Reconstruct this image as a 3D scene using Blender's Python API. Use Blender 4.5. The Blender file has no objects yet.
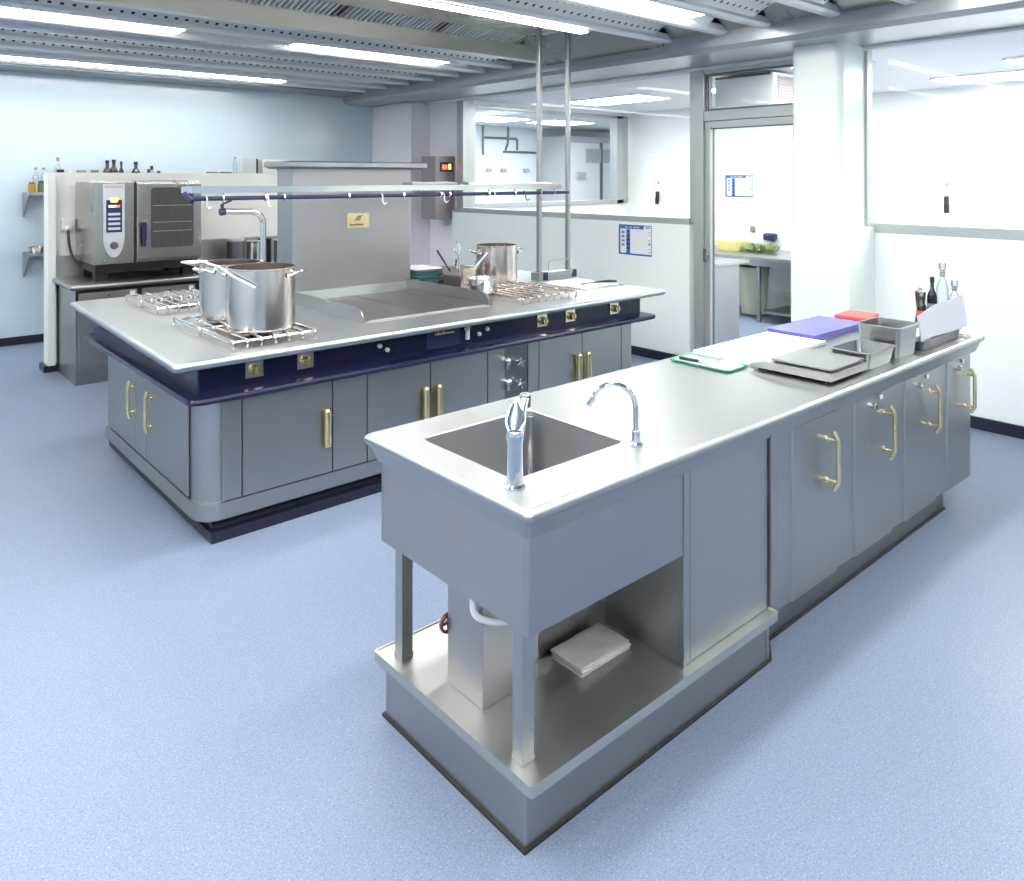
import bpy, bmesh, math, random
from mathutils import Vector, Matrix
random.seed(7)
S = bpy.context.scene
COL = S.collection
# ---------------------------------------------------------------- camera, exposure, world
CAM_YAW = -math.degrees(math.atan2(.661, .750))
cam = bpy.data.cameras.new('camera'); cam_o = bpy.data.objects.new('camera', cam); COL.objects.link(cam_o)
cam_o.location = (0, 0, 1.75); cam_o.rotation_euler = (math.radians(90), 0, math.radians(CAM_YAW))
cam.sensor_width = 36; cam.lens = 769 / 1024 * 36; cam.shift_y = -(440.5 - 178) / 1024
cam.clip_start = .05; cam.clip_end = 60
S.camera = cam_o
S.view_settings.view_transform = 'Standard'; S.view_settings.look = 'None'
S.view_settings.gamma = 1; S.view_settings.use_curve_mapping = False
S.view_settings.exposure = 1.08
S.cycles.use_denoising = True
S.cycles.max_bounces = 9; S.cycles.diffuse_bounces = 4; S.cycles.glossy_bounces = 5
S.cycles.transparent_max_bounces = 16; S.cycles.sample_clamp_indirect = 6
S.cycles.caustics_reflective = False; S.cycles.caustics_refractive = False
W = bpy.data.worlds.new('world'); S.world = W; W.use_nodes = True
W.node_tree.nodes['Background'].inputs[0].default_value = (.85, .92, 1, 1)
W.node_tree.nodes['Background'].inputs[1].default_value = .6
LAMP = 12.5          # emission of the tubes and panels of the kitchen
LAMP2 = 14.0         # emission of the panels of the rooms behind the glass

# ---------------------------------------------------------------- materials
def mat(name, col, rough=.5, metal=0, noise=0, nscale=8, stretch=(1, 1, 1), bump=0, rnoise=0, coat=0, emit=0, spec=.5, ior=None):
    m = bpy.data.materials.new(name); m.use_nodes = True
    nt = m.node_tree; b = nt.nodes['Principled BSDF']
    b.inputs['Base Color'].default_value = (*col, 1); b.inputs['Roughness'].default_value = rough
    b.inputs['Metallic'].default_value = metal; b.inputs['Coat Weight'].default_value = coat
    b.inputs['Specular IOR Level'].default_value = spec
    if emit:
        b.inputs['Emission Color'].default_value = (*col, 1); b.inputs['Emission Strength'].default_value = emit
    tc = nt.nodes.new('ShaderNodeTexCoord'); mp = nt.nodes.new('ShaderNodeMapping')
    mp.inputs['Scale'].default_value = stretch; nt.links.new(tc.outputs['Object'], mp.inputs[0])
    n = nt.nodes.new('ShaderNodeTexNoise'); n.inputs['Scale'].default_value = nscale; n.inputs['Detail'].default_value = 4
    nt.links.new(mp.outputs[0], n.inputs['Vector'])
    if noise:
        r = nt.nodes.new('ShaderNodeMapRange'); r.inputs[3].default_value = 1 - noise; r.inputs[4].default_value = 1 + noise
        nt.links.new(n.outputs[0], r.inputs[0])
        v = nt.nodes.new('ShaderNodeVectorMath'); v.operation = 'SCALE'; v.inputs[0].default_value = col
        nt.links.new(r.outputs[0], v.inputs['Scale']); nt.links.new(v.outputs[0], b.inputs['Base Color'])
    if rnoise:
        r = nt.nodes.new('ShaderNodeMapRange'); r.inputs[3].default_value = max(.02, rough - rnoise); r.inputs[4].default_value = rough + rnoise
        nt.links.new(n.outputs[0], r.inputs[0]); nt.links.new(r.outputs[0], b.inputs['Roughness'])
    if bump:
        bp = nt.nodes.new('ShaderNodeBump'); bp.inputs['Strength'].default_value = bump; bp.inputs['Distance'].default_value = .002
        nt.links.new(n.outputs[0], bp.inputs['Height']); nt.links.new(bp.outputs[0], b.inputs['Normal'])
    return m

M = {}
M['steel'] = mat('brushed_steel', (.375, .38, .385), .34, 1, noise=.06, nscale=2.2, stretch=(1, 1, 1), rnoise=.08, bump=1.0)
M['steel_front'] = mat('satin_steel_front', (.39, .40, .40), .36, 1, noise=.07, nscale=2.5, rnoise=.09, bump=.6)
M['steel_top'] = mat('worktop_steel', (.42, .435, .43), .36, 1, noise=.03, nscale=4, rnoise=.05)
M['steel_dull'] = mat('dull_steel', (.41, .40, .40), .40, 1, noise=.12, nscale=2.2, rnoise=.12, bump=1.5)
M['steel_bright'] = mat('bright_steel', (.70, .69, .67), .16, 1, rnoise=.04, nscale=6)
M['steel_pot'] = mat('pot_steel', (.68, .615, .565), .20, 1, rnoise=.05, nscale=6)
M['range_top'] = mat('range_top_steel', (.44, .465, .475), .34, 1, noise=.05, nscale=3, rnoise=.02)
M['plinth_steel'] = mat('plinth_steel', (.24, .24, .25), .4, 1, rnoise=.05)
M['basin'] = mat('basin_steel', (.42, .43, .44), .50, 1, noise=.05, nscale=4, rnoise=.05)
M['steel_tray'] = mat('shelf_steel', (.54, .55, .52), .42, 1, noise=.05, nscale=3, rnoise=.06)
M['chrome'] = mat('chrome', (.62, .64, .67), .06, 1)
M['brass'] = mat('brass', (.80, .66, .36), .24, 1, rnoise=.05)
M['navy'] = mat('navy_enamel', (.008, .009, .045), .25, 0, noise=.1, coat=.15, spec=.35)
M['navy_plastic'] = mat('navy_plastic', (.018, .02, .085), .35)
M['plinth_dark'] = mat('navy_plinth', (.012, .013, .03), .35)
M['black'] = mat('black_plastic', (.012, .012, .014), .4)
M['white'] = mat('white_plastic', (.85, .86, .86), .35)
M['alu'] = mat('satin_aluminium', (.46, .48, .48), .38, .5, rnoise=.05)
M['alu_dark'] = mat('dark_aluminium', (.16, .17, .18), .4, .7)
M['rail'] = mat('ceiling_rail_aluminium', (.80, .81, .80), .35, .2, rnoise=.05)
M['soffit'] = mat('soffit_steel', (.42, .42, .40), .28, 1, rnoise=.06, noise=.05, nscale=2)
M['beam'] = mat('soffit_paint', (.42, .44, .46), .30, .3)
M['hood_plate'] = mat('hood_plate', (.62, .60, .54), .33, .85, rnoise=.06, nscale=2)
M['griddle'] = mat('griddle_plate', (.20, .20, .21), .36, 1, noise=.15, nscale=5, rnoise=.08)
M['cast'] = mat('cast_iron', (.03, .03, .035), .5, .3)
M['red'] = mat('red_plastic', (.75, .10, .08), .4)
M['blueboard'] = mat('blue_polyethylene', (.11, .11, .48), .26, noise=.04)
M['whiteboard'] = mat('white_polyethylene', (.88, .88, .87), .3)
M['cloth'] = mat('white_cloth', (.78, .76, .74), .85, bump=.6, nscale=120)
M['green'] = mat('green_plastic', (.03, .38, .22), .4)
M['brown'] = mat('dark_walnut', (.07, .035, .025), .4, noise=.2, nscale=10, stretch=(1, 1, .2))
M['yellow'] = mat('yellow_oil', (.80, .70, .02), .25, noise=.1)
M['greenglass'] = mat('dark_green_glass', (.01, .03, .015), .08, coat=.5)
M['bottle_dark'] = mat('dark_bottle_glass', (.012, .012, .02), .12, coat=.3)
M['amber'] = mat('amber_jar', (.45, .22, .02), .2, noise=.2, nscale=30)
M['olive'] = mat('olive_jar', (.16, .16, .04), .25, noise=.3, nscale=30)
M['paper'] = mat('paper', (.80, .81, .82), .6)
M['wall_back'] = None
M['cream'] = mat('cream_paint', (.92, .92, .86), .35)
M['dado'] = mat('dado_laminate', (.88, .93, .92), .22, noise=.015, nscale=1)
M['column'] = mat('column_paint', (.78, .84, .80), .24)
M['lilac'] = mat('pale_lilac_wall', (.84, .82, .86), .3)
M['room_wall'] = mat('bright_white_wall', (.88, .89, .88), .4)
M['room_blue'] = mat('pale_blue_wall', (.78, .83, .88), .4)
M['room_ceiling'] = mat('room_ceiling_paint', (.74, .74, .77), .6)
M['pinkbrown'] = mat('warm_grey_enamel', (.30, .26, .27), .35, .2)
M['lamp'] = mat('lamp_diffuser', (1, .985, .96), .5, emit=LAMP)
M['lamp2'] = mat('lamp_diffuser_far', (1, .99, .97), .5, emit=LAMP2)
M['display_yellow'] = mat('lit_display_yellow', (1, .75, .15), .5, emit=1.2)
M['display_red'] = mat('lit_display_red', (.8, .15, .08), .5, emit=.8)
M['display_white'] = mat('lit_display_white', (.7, .75, 1), .5, emit=.7)
M['blue_print'] = mat('blue_print', (.04, .16, .50), .5)
M['grey_print'] = mat('grey_print', (.25, .25, .27), .5)
M['red_print'] = mat('red_print', (.55, .05, .06), .5)
M['ochre_print'] = mat('ochre_print', (.55, .48, .2), .5)
M['teal'] = mat('teal_plastic', (.05, .28, .30), .4)
M['oven_inner'] = mat('oven_window', (.10, .105, .10), .1, .3, noise=.3, nscale=14, stretch=(3, 1, .4), coat=.5)
M['oven_steel'] = mat('oven_steel', (.50, .50, .47), .26, 1, noise=.04, rnoise=.05)
M['panel_silver'] = mat('silver_plastic', (.70, .71, .73), .3, .3)
M['veg'] = mat('leaf_green', (.20, .25, .10), .6, noise=.3, nscale=20)
M['yellow_veg'] = mat('pale_yellow', (.85, .80, .35), .5, noise=.1, nscale=20)
M['beige'] = mat('beige_plastic', (.72, .69, .55), .5)

def glass(name, tint=(.97, .99, .985), refl=.08):
    m = bpy.data.materials.new(name); m.use_nodes = True; nt = m.node_tree; nt.nodes.clear()
    o = nt.nodes.new('ShaderNodeOutputMaterial'); mx = nt.nodes.new('ShaderNodeMixShader')
    t = nt.nodes.new('ShaderNodeBsdfTransparent'); g = nt.nodes.new('ShaderNodeBsdfGlossy'); lw = nt.nodes.new('ShaderNodeLayerWeight')
    mr = nt.nodes.new('ShaderNodeMapRange'); mr.inputs[3].default_value = refl * .5; mr.inputs[4].default_value = refl * 4
    lw.inputs[0].default_value = .25
    t.inputs[0].default_value = (*tint, 1); g.inputs['Roughness'].default_value = .02
    nt.links.new(lw.outputs['Fresnel'], mr.inputs[0]); nt.links.new(mr.outputs[0], mx.inputs[0])
    nt.links.new(t.outputs[0], mx.inputs[1]); nt.links.new(g.outputs[0], mx.inputs[2]); nt.links.new(mx.outputs[0], o.inputs[0])
    return m
M['glass'] = glass('window_glass', refl=.02)
M['clear'] = glass('clear_bottle_glass', (.93, .96, .95), .15)

def tiled_wall(name, col, line, sx, sz, rough=.18):
    m = bpy.data.materials.new(name); m.use_nodes = True; nt = m.node_tree; b = nt.nodes['Principled BSDF']
    tc = nt.nodes.new('ShaderNodeTexCoord'); sp = nt.nodes.new('ShaderNodeSeparateXYZ'); nt.links.new(tc.outputs['Object'], sp.inputs[0])
    def mth(op, a, bb):
        n = nt.nodes.new('ShaderNodeMath'); n.operation = op
        for i, v in ((0, a), (1, bb)):
            if isinstance(v, (int, float)): n.inputs[i].default_value = v
            elif v is not None: nt.links.new(v, n.inputs[i])
        return n.outputs[0]
    def joint(src, s, w):
        f = mth('FRACT', mth('DIVIDE', mth('ADD', src, 100.0), s), None)
        return mth('LESS_THAN', f, w / s)
    hsum = mth('ADD', sp.outputs[0], sp.outputs[1])
    j = mth('MAXIMUM', joint(hsum, sx, .006), joint(sp.outputs[2], sz, .006))
    mx = nt.nodes.new('ShaderNodeMix'); mx.data_type = 'RGBA'
    mx.inputs[6].default_value = (*col, 1); mx.inputs[7].default_value = (*line, 1)
    nt.links.new(j, mx.inputs[0]); nt.links.new(mx.outputs[2], b.inputs['Base Color'])
    n = nt.nodes.new('ShaderNodeTexNoise'); n.inputs['Scale'].default_value = 1.6; nt.links.new(tc.outputs['Object'], n.inputs['Vector'])
    bp = nt.nodes.new('ShaderNodeBump'); bp.inputs['Strength'].default_value = .35; bp.inputs['Distance'].default_value = .02
    nt.links.new(n.outputs[0], bp.inputs['Height']); nt.links.new(bp.outputs[0], b.inputs['Normal'])
    b.inputs['Roughness'].default_value = rough
    return m
M['wall_back'] = tiled_wall('pale_blue_wall_panels', (.56, .67, .75), (.61, .73, .79), 1.0, .48)

def floor_mat():
    m = bpy.data.materials.new('speckled_blue_vinyl'); m.use_nodes = True; nt = m.node_tree; b = nt.nodes['Principled BSDF']
    tc = nt.nodes.new('ShaderNodeTexCoord')
    def noise(sc, d, a, bb):
        n = nt.nodes.new('ShaderNodeTexNoise'); n.inputs['Scale'].default_value = sc; n.inputs['Detail'].default_value = d
        nt.links.new(tc.outputs['Object'], n.inputs['Vector'])
        r = nt.nodes.new('ShaderNodeMapRange'); r.inputs[1].default_value = a; r.inputs[2].default_value = bb
        nt.links.new(n.outputs[0], r.inputs[0]); return r.outputs[0]
    def mix(f, A, B):
        x = nt.nodes.new('ShaderNodeMix'); x.data_type = 'RGBA'; nt.links.new(f, x.inputs[0])
        for i, v in ((6, A), (7, B)):
            if isinstance(v, tuple): x.inputs[i].default_value = (*v, 1)
            else: nt.links.new(v, x.inputs[i])
        return x.outputs[2]
    base = (.195, .245, .34)
    c = mix(noise(150, 2, .52, .66), base, (.135, .185, .275))
    c = mix(noise(190, 2, .58, .68), c, (.32, .375, .475))
    nt.links.new(c, b.inputs['Base Color'])
    b.inputs['Roughness'].default_value = .42; b.inputs['Specular IOR Level'].default_value = .4
    return m
M['floor'] = floor_mat()

def perforated():
    m = bpy.data.materials.new('perforated_sheet'); m.use_nodes = True; nt = m.node_tree; b = nt.nodes['Principled BSDF']
    tc = nt.nodes.new('ShaderNodeTexCoord'); sp = nt.nodes.new('ShaderNodeSeparateXYZ'); nt.links.new(tc.outputs['UV'], sp.inputs[0])
    def mth(op, a, bb=None):
        n = nt.nodes.new('ShaderNodeMath'); n.operation = op
        for i, v in ((0, a), (1, bb)):
            if isinstance(v, (int, float)): n.inputs[i].default_value = v
            elif v is not None: nt.links.new(v, n.inputs[i])
        return n.outputs[0]
    u = mth('SUBTRACT', mth('FRACT', mth('DIVIDE', sp.outputs[0], .075)), .5)
    v = mth('SUBTRACT', mth('FRACT', mth('DIVIDE', sp.outputs[1], .085)), .5)
    a = mth('LESS_THAN', mth('ABSOLUTE', u), .16); c = mth('LESS_THAN', mth('ABSOLUTE', v), .13)
    h = mth('MULTIPLY', a, c)
    mx = nt.nodes.new('ShaderNodeMix'); mx.data_type = 'RGBA'
    mx.inputs[6].default_value = (.72, .74, .74, 1); mx.inputs[7].default_value = (.02, .02, .025, 1)
    nt.links.new(h, mx.inputs[0]); nt.links.new(mx.outputs[2], b.inputs['Base Color'])
    b.inputs['Metallic'].default_value = .5; b.inputs['Roughness'].default_value = .38
    return m
M['perf'] = perforated()

# ---------------------------------------------------------------- mesh helpers
OFF = {}
def empty(name, loc, label=None, cat=None, group=None):
    o = bpy.data.objects.new(name, None); COL.objects.link(o); o.location = loc; o.empty_display_size = .1
    OFF[o.name] = Vector(loc); tag(o, label, cat, group); return o
def tag(o, label=None, cat=None, group=None, kind=None):
    if label: o['label'] = label
    if cat: o['category'] = cat
    if group: o['group'] = group
    if kind: o['kind'] = kind
    return o

def rr(x0, x1, y0, y1, r, z, n=6):
    r = max(1e-4, min(r, (x1 - x0) / 2 - 1e-4, (y1 - y0) / 2 - 1e-4)); out = []
    for cx, cy, a0 in ((x1 - r, y0 + r, -90), (x1 - r, y1 - r, 0), (x0 + r, y1 - r, 90), (x0 + r, y0 + r, 180)):
        for i in range(n + 1):
            a = math.radians(a0 + 90 * i / n); out.append((cx + r * math.cos(a), cy + r * math.sin(a), z))
    return out

def fillet(pts, r, n=5):
    pts = [Vector(p) for p in pts]; out = [pts[0]]
    for i in range(1, len(pts) - 1):
        a, b, c = pts[i - 1], pts[i], pts[i + 1]
        d1 = (a - b); d2 = (c - b); q = min(r, d1.length * .49, d2.length * .49)
        p1 = b + d1.normalized() * q; p2 = b + d2.normalized() * q
        for k in range(n + 1):
            t = k / n; out.append(p1.lerp(b, t).lerp(b.lerp(p2, t), t))
    out.append(pts[-1]); return out

class MB:
    def __init__(s): s.bm = bmesh.new()
    def loops(s, L, cap0=False, cap1=False, closed_ring=True):
        vs = [[s.bm.verts.new(p) for p in l] for l in L]; n = len(vs[0])
        for a, b in zip(vs, vs[1:]):
            for i in range(n if closed_ring else n - 1):
                j = (i + 1) % n
                try: s.bm.faces.new((a[i], a[j], b[j], b[i]))
                except ValueError: pass
        if cap0: s.bm.faces.new(vs[0][::-1])
        if cap1: s.bm.faces.new(vs[-1])
        bmesh.ops.remove_doubles(s.bm, verts=[v for l in vs for v in l], dist=1e-5)
        return s
    def box(s, x0, x1, y0, y1, z0, z1, b=0, seg=2):
        t = bmesh.new()
        bmesh.ops.create_cube(t, size=1, matrix=Matrix.Translation(((x0 + x1) / 2, (y0 + y1) / 2, (z0 + z1) / 2)) @ Matrix.Diagonal((x1 - x0, y1 - y0, z1 - z0, 1)))
        if b: bmesh.ops.bevel(t, geom=t.edges[:], offset=min(b, min(x1 - x0, y1 - y0, z1 - z0) * .45), segments=seg, affect='EDGES', profile=.5)
        s.merge(t); return s
    def merge(s, t, mx=None):
        m = {}
        for v in t.verts: m[v] = s.bm.verts.new(mx @ v.co if mx else v.co)
        for f in t.faces:
            try: s.bm.faces.new([m[v] for v in f.verts])
            except ValueError: pass
        t.free()
    def cyl(s, p0, p1, r0, r1=None, n=20, cap=True):
        p0, p1 = Vector(p0), Vector(p1); r1 = r0 if r1 is None else r1
        q = (p1 - p0).to_track_quat('Z', 'Y'); L = []
        for p, r in ((p0, r0), (p1, r1)):
            L.append([p + q @ Vector((r * math.cos(2 * math.pi * i / n), r * math.sin(2 * math.pi * i / n), 0)) for i in range(n)])
        return s.loops(L, cap, cap)
    def tube(s, pts, r, n=8, closed=False, cap=True, rs=None):
        pts = [Vector(p) for p in pts]; N = len(pts); L = []
        up = None
        for i, p in enumerate(pts):
            if closed: t = (pts[(i + 1) % N] - pts[i - 1]).normalized()
            else: t = (pts[min(i + 1, N - 1)] - pts[max(i - 1, 0)]).normalized()
            if up is None: up = t.orthogonal().normalized()
            up = (up - t * up.dot(t))
            if up.length < 1e-6: up = t.orthogonal()
            up.normalize(); w = t.cross(up); R = rs[i] if rs else r
            L.append([p + up * (R * math.cos(2 * math.pi * k / n)) + w * (R * math.sin(2 * math.pi * k / n)) for k in range(n)])
        if closed: L.append(L[0]); return s.loops(L)
        return s.loops(L, cap, cap)
    def lathe(s, c, prof, n=32, cap0=False, cap1=False, sx=1):
        return s.loops([[(c[0] + r * sx * math.cos(2 * math.pi * i / n), c[1] + r * math.sin(2 * math.pi * i / n), c[2] + z) for i in range(n)] for r, z in prof], cap0, cap1)
    def rrl(s, L, cap0=True, cap1=True, n=6):
        return s.loops([rr(*a, n=n) for a in L], cap0, cap1)
    def prism(s, P, axis, a0, a1):
        f = {'z': lambda u, v, w: (u, v, w), 'y': lambda u, v, w: (u, w, v), 'x': lambda u, v, w: (w, u, v)}[axis]
        return s.loops([[f(u, v, a0) for u, v in P], [f(u, v, a1) for u, v in P]], True, True)
    def xf(s, mx):
        bmesh.ops.transform(s.bm, matrix=mx, verts=s.bm.verts[:]); return s
    def rotz(s, deg, piv):
        p = Matrix.Translation(Vector(piv)); return s.xf(p @ Matrix.Rotation(math.radians(deg), 4, 'Z') @ p.inverted())
    def build(s, name, m, parent=None, label=None, cat=None, group=None, kind=None, ang=35, dbl=True):
        bm = s.bm
        bmesh.ops.recalc_face_normals(bm, faces=bm.faces[:])
        if parent is not None: off = OFF[parent.name]
        else:
            xs = [v.co for v in bm.verts]
            off = Vector(((min(v.x for v in xs) + max(v.x for v in xs)) / 2, (min(v.y for v in xs) + max(v.y for v in xs)) / 2, min(v.z for v in xs)))
        for v in bm.verts: v.co -= off
        me = bpy.data.meshes.new(name); bm.to_mesh(me); bm.free()
        for p in me.polygons: p.use_smooth = True
        me.set_sharp_from_angle(angle=math.radians(ang))
        o = bpy.data.objects.new(name, me); COL.objects.link(o); me.materials.append(M[m] if isinstance(m, str) else m)
        if parent is not None: o.parent = parent
        else: o.location = off
        wn = o.modifiers.new('normals', 'WEIGHTED_NORMAL'); wn.keep_sharp = True; wn.weight = 80
        OFF[o.name] = Vector(off)
        tag(o, label, cat, group, kind); return o

def B(*a, **k): return MB().box(*a, **k)
def text(name, body, size, origin, xdir, ydir, m, parent, align='CENTER', depth=.0005):
    cu = bpy.data.curves.new(name, 'FONT'); cu.body = body; cu.size = size; cu.align_x = align; cu.align_y = 'CENTER'; cu.extrude = depth
    t = bpy.data.objects.new(name, cu); COL.objects.link(t); bpy.context.view_layer.update()
    me = bpy.data.meshes.new_from_object(t.evaluated_get(bpy.context.evaluated_depsgraph_get()))
    COL.objects.unlink(t); bpy.data.objects.remove(t)
    x = Vector(xdir).normalized(); y = Vector(ydir).normalized(); z = x.cross(y)
    mx = Matrix((x, y, z)).transposed().to_4x4(); mx.translation = Vector(origin)
    me.transform(mx); b = MB(); b.bm.from_mesh(me); bpy.data.meshes.remove(me)
    return b.build(name, m, parent)
def copy_tree(o, loc=None, parent=None, rz=None):
    c = o.copy(); COL.objects.link(c); c.parent = parent
    if loc is not None: c.location = loc; OFF[c.name] = Vector(loc)
    if rz is not None: c.rotation_euler.z = math.radians(rz)
    for ch in list(o.children): copy_tree(ch, None, c)
    return c

# ---------------------------------------------------------------- room shell
XW, YB, XL, YF = 6.03, 9.5, -3.0, -3.0
B(XL - .1, 13.1, YF - .1, 11.2, -.1, 0).build('floor', 'floor', kind='structure')
B(XL - .1, XW + .12, YB, YB + .12, 0, 3.3).build('wall_back', 'wall_back', kind='structure')
B(XL - .12, XL, YF, YB, 0, 3.3).build('wall_left', 'wall_back', kind='structure')
B(XL - .1, XW, YF - .12, YF, 0, 3.3).build('wall_front', 'wall_back', kind='structure')
B(XL - .1, 5.4, YF, YB, 3.25, 3.35).build('ceiling', 'soffit', kind='structure')
ceil = bpy.data.objects['ceiling']
# window wall: dado below the glass, piers, band above
def wl(b): return b
w = MB(); WT = .125
w.box(XW, XW + WT, YF, 2.60, 0, 1.36)
w.box(XW, XW + WT, 4.26, 7.86, 0, 1.33)
w.box(XW, XW + WT, YF, YB, 2.775, 3.3)
w.box(XW, XW + WT, 7.86, YB, 0, 2.775)
w.build('wall_right', 'lilac', kind='structure')
B(5.96, XW, 4.27, 7.93, 0, 1.335, b=.006).build('wall_right_dado', 'dado', kind='structure')
B(5.99, XW, YF, 2.585, 0, 1.36, b=.004).build('wall_right_panel', 'dado', kind='structure')
B(5.73, XW, 8.52, YB, 0, 2.76).build('wall_corner_pilaster', 'lilac', kind='structure')
c = MB(); c.rrl([(5.60, XW + .1, 2.66, 3.07, .06, 1.36), (5.60, XW + .1, 2.66, 3.07, .06, 2.80)], n=8)
c.build('wall_column', 'column', kind='structure')
B(5.57, XW + .1, 2.585, 3.05, 0, 1.375, b=.008).build('wall_column_base', 'column', kind='structure')
B(5.97, 5.99, YF, 2.585, 0, .085, b=.003).build('baseboard_right', 'plinth_dark', kind='structure')
B(5.945, 5.96, 4.27, 7.93, 0, .085, b=.003).build('baseboard_window', 'plinth_dark', kind='structure')
B(XL, 5.73, 9.482, 9.5, 0, .085, b=.003).build('baseboard_back', 'plinth_dark', kind='structure')
B(5.712, 5.73, 8.5, 9.48, 0, .085).build('baseboard_pilaster', 'plinth_dark', kind='structure')
# beam over the window wall, back soffit
bm_ = MB(); bm_.prism([(5.27, 2.90), (5.27, 2.80), (5.31, 2.765), (6.03, 2.765), (6.03, 3.3), (5.27, 3.3)], 'y', YF, YB)
bm_.build('ceiling_beam', 'beam', kind='structure')
MB().cyl((5.97, YF, 2.755), (5.97, YB, 2.755), .022).build('trim_1', 'rail', kind='structure')
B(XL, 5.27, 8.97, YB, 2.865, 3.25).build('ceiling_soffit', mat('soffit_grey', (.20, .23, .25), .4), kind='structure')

# ceiling rails and perforated vault panels
ZR = 2.88
RY = [-2.7, -2.15, -1.6, -1.05, -.5, 0, .5, 1.0, 1.5, 2.05, 2.56, 3.09, 3.47, 3.99]
RY2 = [5.52, 6.02, 6.47, 6.89, 7.4, 7.9, 8.42, 8.93]
def rail(y):
    b = MB(); b.prism([(y + dy, ZR + dz) for dy, dz in ((-.048, .07), (-.052, .02), (-.03, .002), (0, 0), (.03, .002), (.052, .02), (.048, .07))], 'x', XL, 5.27)
    b.build('rail', 'rail', ceil)
for y in RY + RY2: rail(y)
def vault(y0, y1, k=1):
    a, bb = y0 + .045, y1 - .045; n = 10; L = []
    for xx in (XL, 5.02):
        L.append([(xx, a + (bb - a) * i / n, ZR + .040 + .082 * math.sin(math.pi * i / n)) for i in range(n + 1)])
    b = MB(); b.loops(L, closed_ring=False); o = b.build('perforated_panel', 'perf', ceil, ang=80)
    me = o.data; uv = me.uv_layers.new(name='uv'); off = OFF[o.name]
    for l in me.loops:
        v = me.vertices[l.vertex_index].co + off; uv.data[l.index].uv = (v.x, v.y - a)
    # sloped end plate
    e = MB(); e.prism([(5.02, ZR + .17), (5.27, ZR + .03), (5.27, ZR + .05), (5.02, ZR + .20)], 'y', a, bb); e.build('end_plate', 'soffit', ceil)
for ys in (RY, RY2):
    for y0, y1 in zip(ys, ys[1:]):
        vault(y0, y1)
# extraction hood bay between the rails at 3.99 and 5.52
h = MB(); h.prism([(4.04, 2.90), (4.08, 3.07), (5.25, 3.07), (5.25, 3.10), (4.0, 3.10), (4.0, 2.90)], 'x', XL, 5.2); h.build('hood_plate', 'soffit', ceil)
h = MB(); h.prism([(5.45, 2.885), (5.47, 2.885), (5.47, 3.03), (5.45, 3.03)], 'x', XL, 5.2); h.build('hood_fascia', 'hood_plate', ceil)
h = MB(); h.prism([(4.9, 3.08), (5.27, 2.86), (5.27, 2.90), (4.9, 3.12)], 'y', 4.03, 5.46); h.build('end_plate', 'soffit', ceil)
x = 4.86
for i in range(7):
    x1, x0 = x, x - .93; x = x0 - .03
    root = empty('grease_filter', ((x0 + x1) / 2, 5.35, 3.02), None, 'filter', 'ribbed grease filters in the ceiling hood')
    root['label'] = ['ribbed steel grease filter in the ceiling hood, nearest the two tall posts', 'ribbed grease filter in the ceiling hood, second from the tall posts',
                     'ribbed grease filter in the ceiling hood, third from the tall posts', 'ribbed grease filter in the ceiling hood, fourth from the tall posts',
                     'ribbed grease filter in the ceiling hood, fifth from the tall posts', 'ribbed grease filter in the ceiling hood, sixth from the tall posts',
                     'ribbed grease filter in the ceiling hood, seventh and farthest from the tall posts'][i]
    p0, p1 = Vector((0, 5.45, 3.015)), Vector((0, 5.24, 3.075)); d = (p1 - p0); nrm = Vector((0, -d.z, d.y)).normalized() * -1
    fr = MB()
    fr.prism([(p0.y, p0.z + .03), (p1.y, p1.z + .03), (p1.y, p1.z + .04), (p0.y, p0.z + .04)], 'x', x0, x1)
    for xa in (x0, x1 - .025): fr.prism([(p0.y, p0.z), (p1.y, p1.z), (p1.y, p1.z + .03), (p0.y, p0.z + .03)], 'x', xa, xa + .025)
    fr.build('frame', 'steel_dull', root)
    sl = MB(); q = x0 + .05
    while q < x1 - .04:
        sl.prism([(p0.y, p0.z), (p1.y, p1.z), (p1.y, p1.z + .02), (p0.y, p0.z + .02)], 'x', q, q + .022); q += .045
    sl.build('slats', 'rail', root)

# ceiling lights
def light(x0, x1, y, w, z, lab, m='lamp', double=False):
    r = empty('ceiling_light', ((x0 + x1) / 2, y, z), lab, 'ceiling light')
    MB().box(x0 - .02, x1 + .02, y - w / 2 - .012, y + w / 2 + .012, z + .012, z + .04).build('housing', 'rail', r)
    if double:
        for q in (-1, 1): B(x0, x1, y + q * w * .3 - w * .19, y + q * w * .3 + w * .19, z, z + .014, b=.005).build('diffuser', m, r)
    else: B(x0, x1, y - w / 2, y + w / 2, z, z + .014, b=.005).build('diffuser', m, r)
light(1.0, 4.33, 4.07, .075, 2.862, 'slim bright tube light ending at the top of the two tall posts')
light(-2.6, .9, 4.07, .075, 2.862, 'slim tube light in the hood bay to the left of the one by the posts')
light(1.2, 4.75, 3.28, .26, 2.935, 'wide flat light panel between two ceiling rails, above and right of the posts')
light(-2.6, 1.0, 3.28, .24, 2.935, 'wide flat light panel between two ceiling rails, left of the one right of the posts')
light(-2.4, 2.05, 6.24, .24, 2.90, 'long twin tube light in the ceiling over the left side of the range', double=True)
light(3.0, 4.6, 6.24, .24, 2.90, 'shorter twin tube light in the ceiling above the stainless extraction box', double=True)
light(-2.4, 4.0, 8.66, .17, 2.885, 'long tube light in the ceiling bay nearest the pale blue wall')
light(-2.4, 4.9, 1.77, .20, 2.935, 'wide unseen light panel added over the near island, above the picture')  # added above the view to brighten the room
light(-2.4, 4.6, .25, .17, 2.935, 'wide unseen light panel added overhead near the camera')  # unseen panel, added as extra light for the front of the room
light(-2.4, 4.6, -1.33, .17, 2.935, 'wide unseen light panel added behind the camera')  # put in out of view so the kitchen is evenly bright

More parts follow.
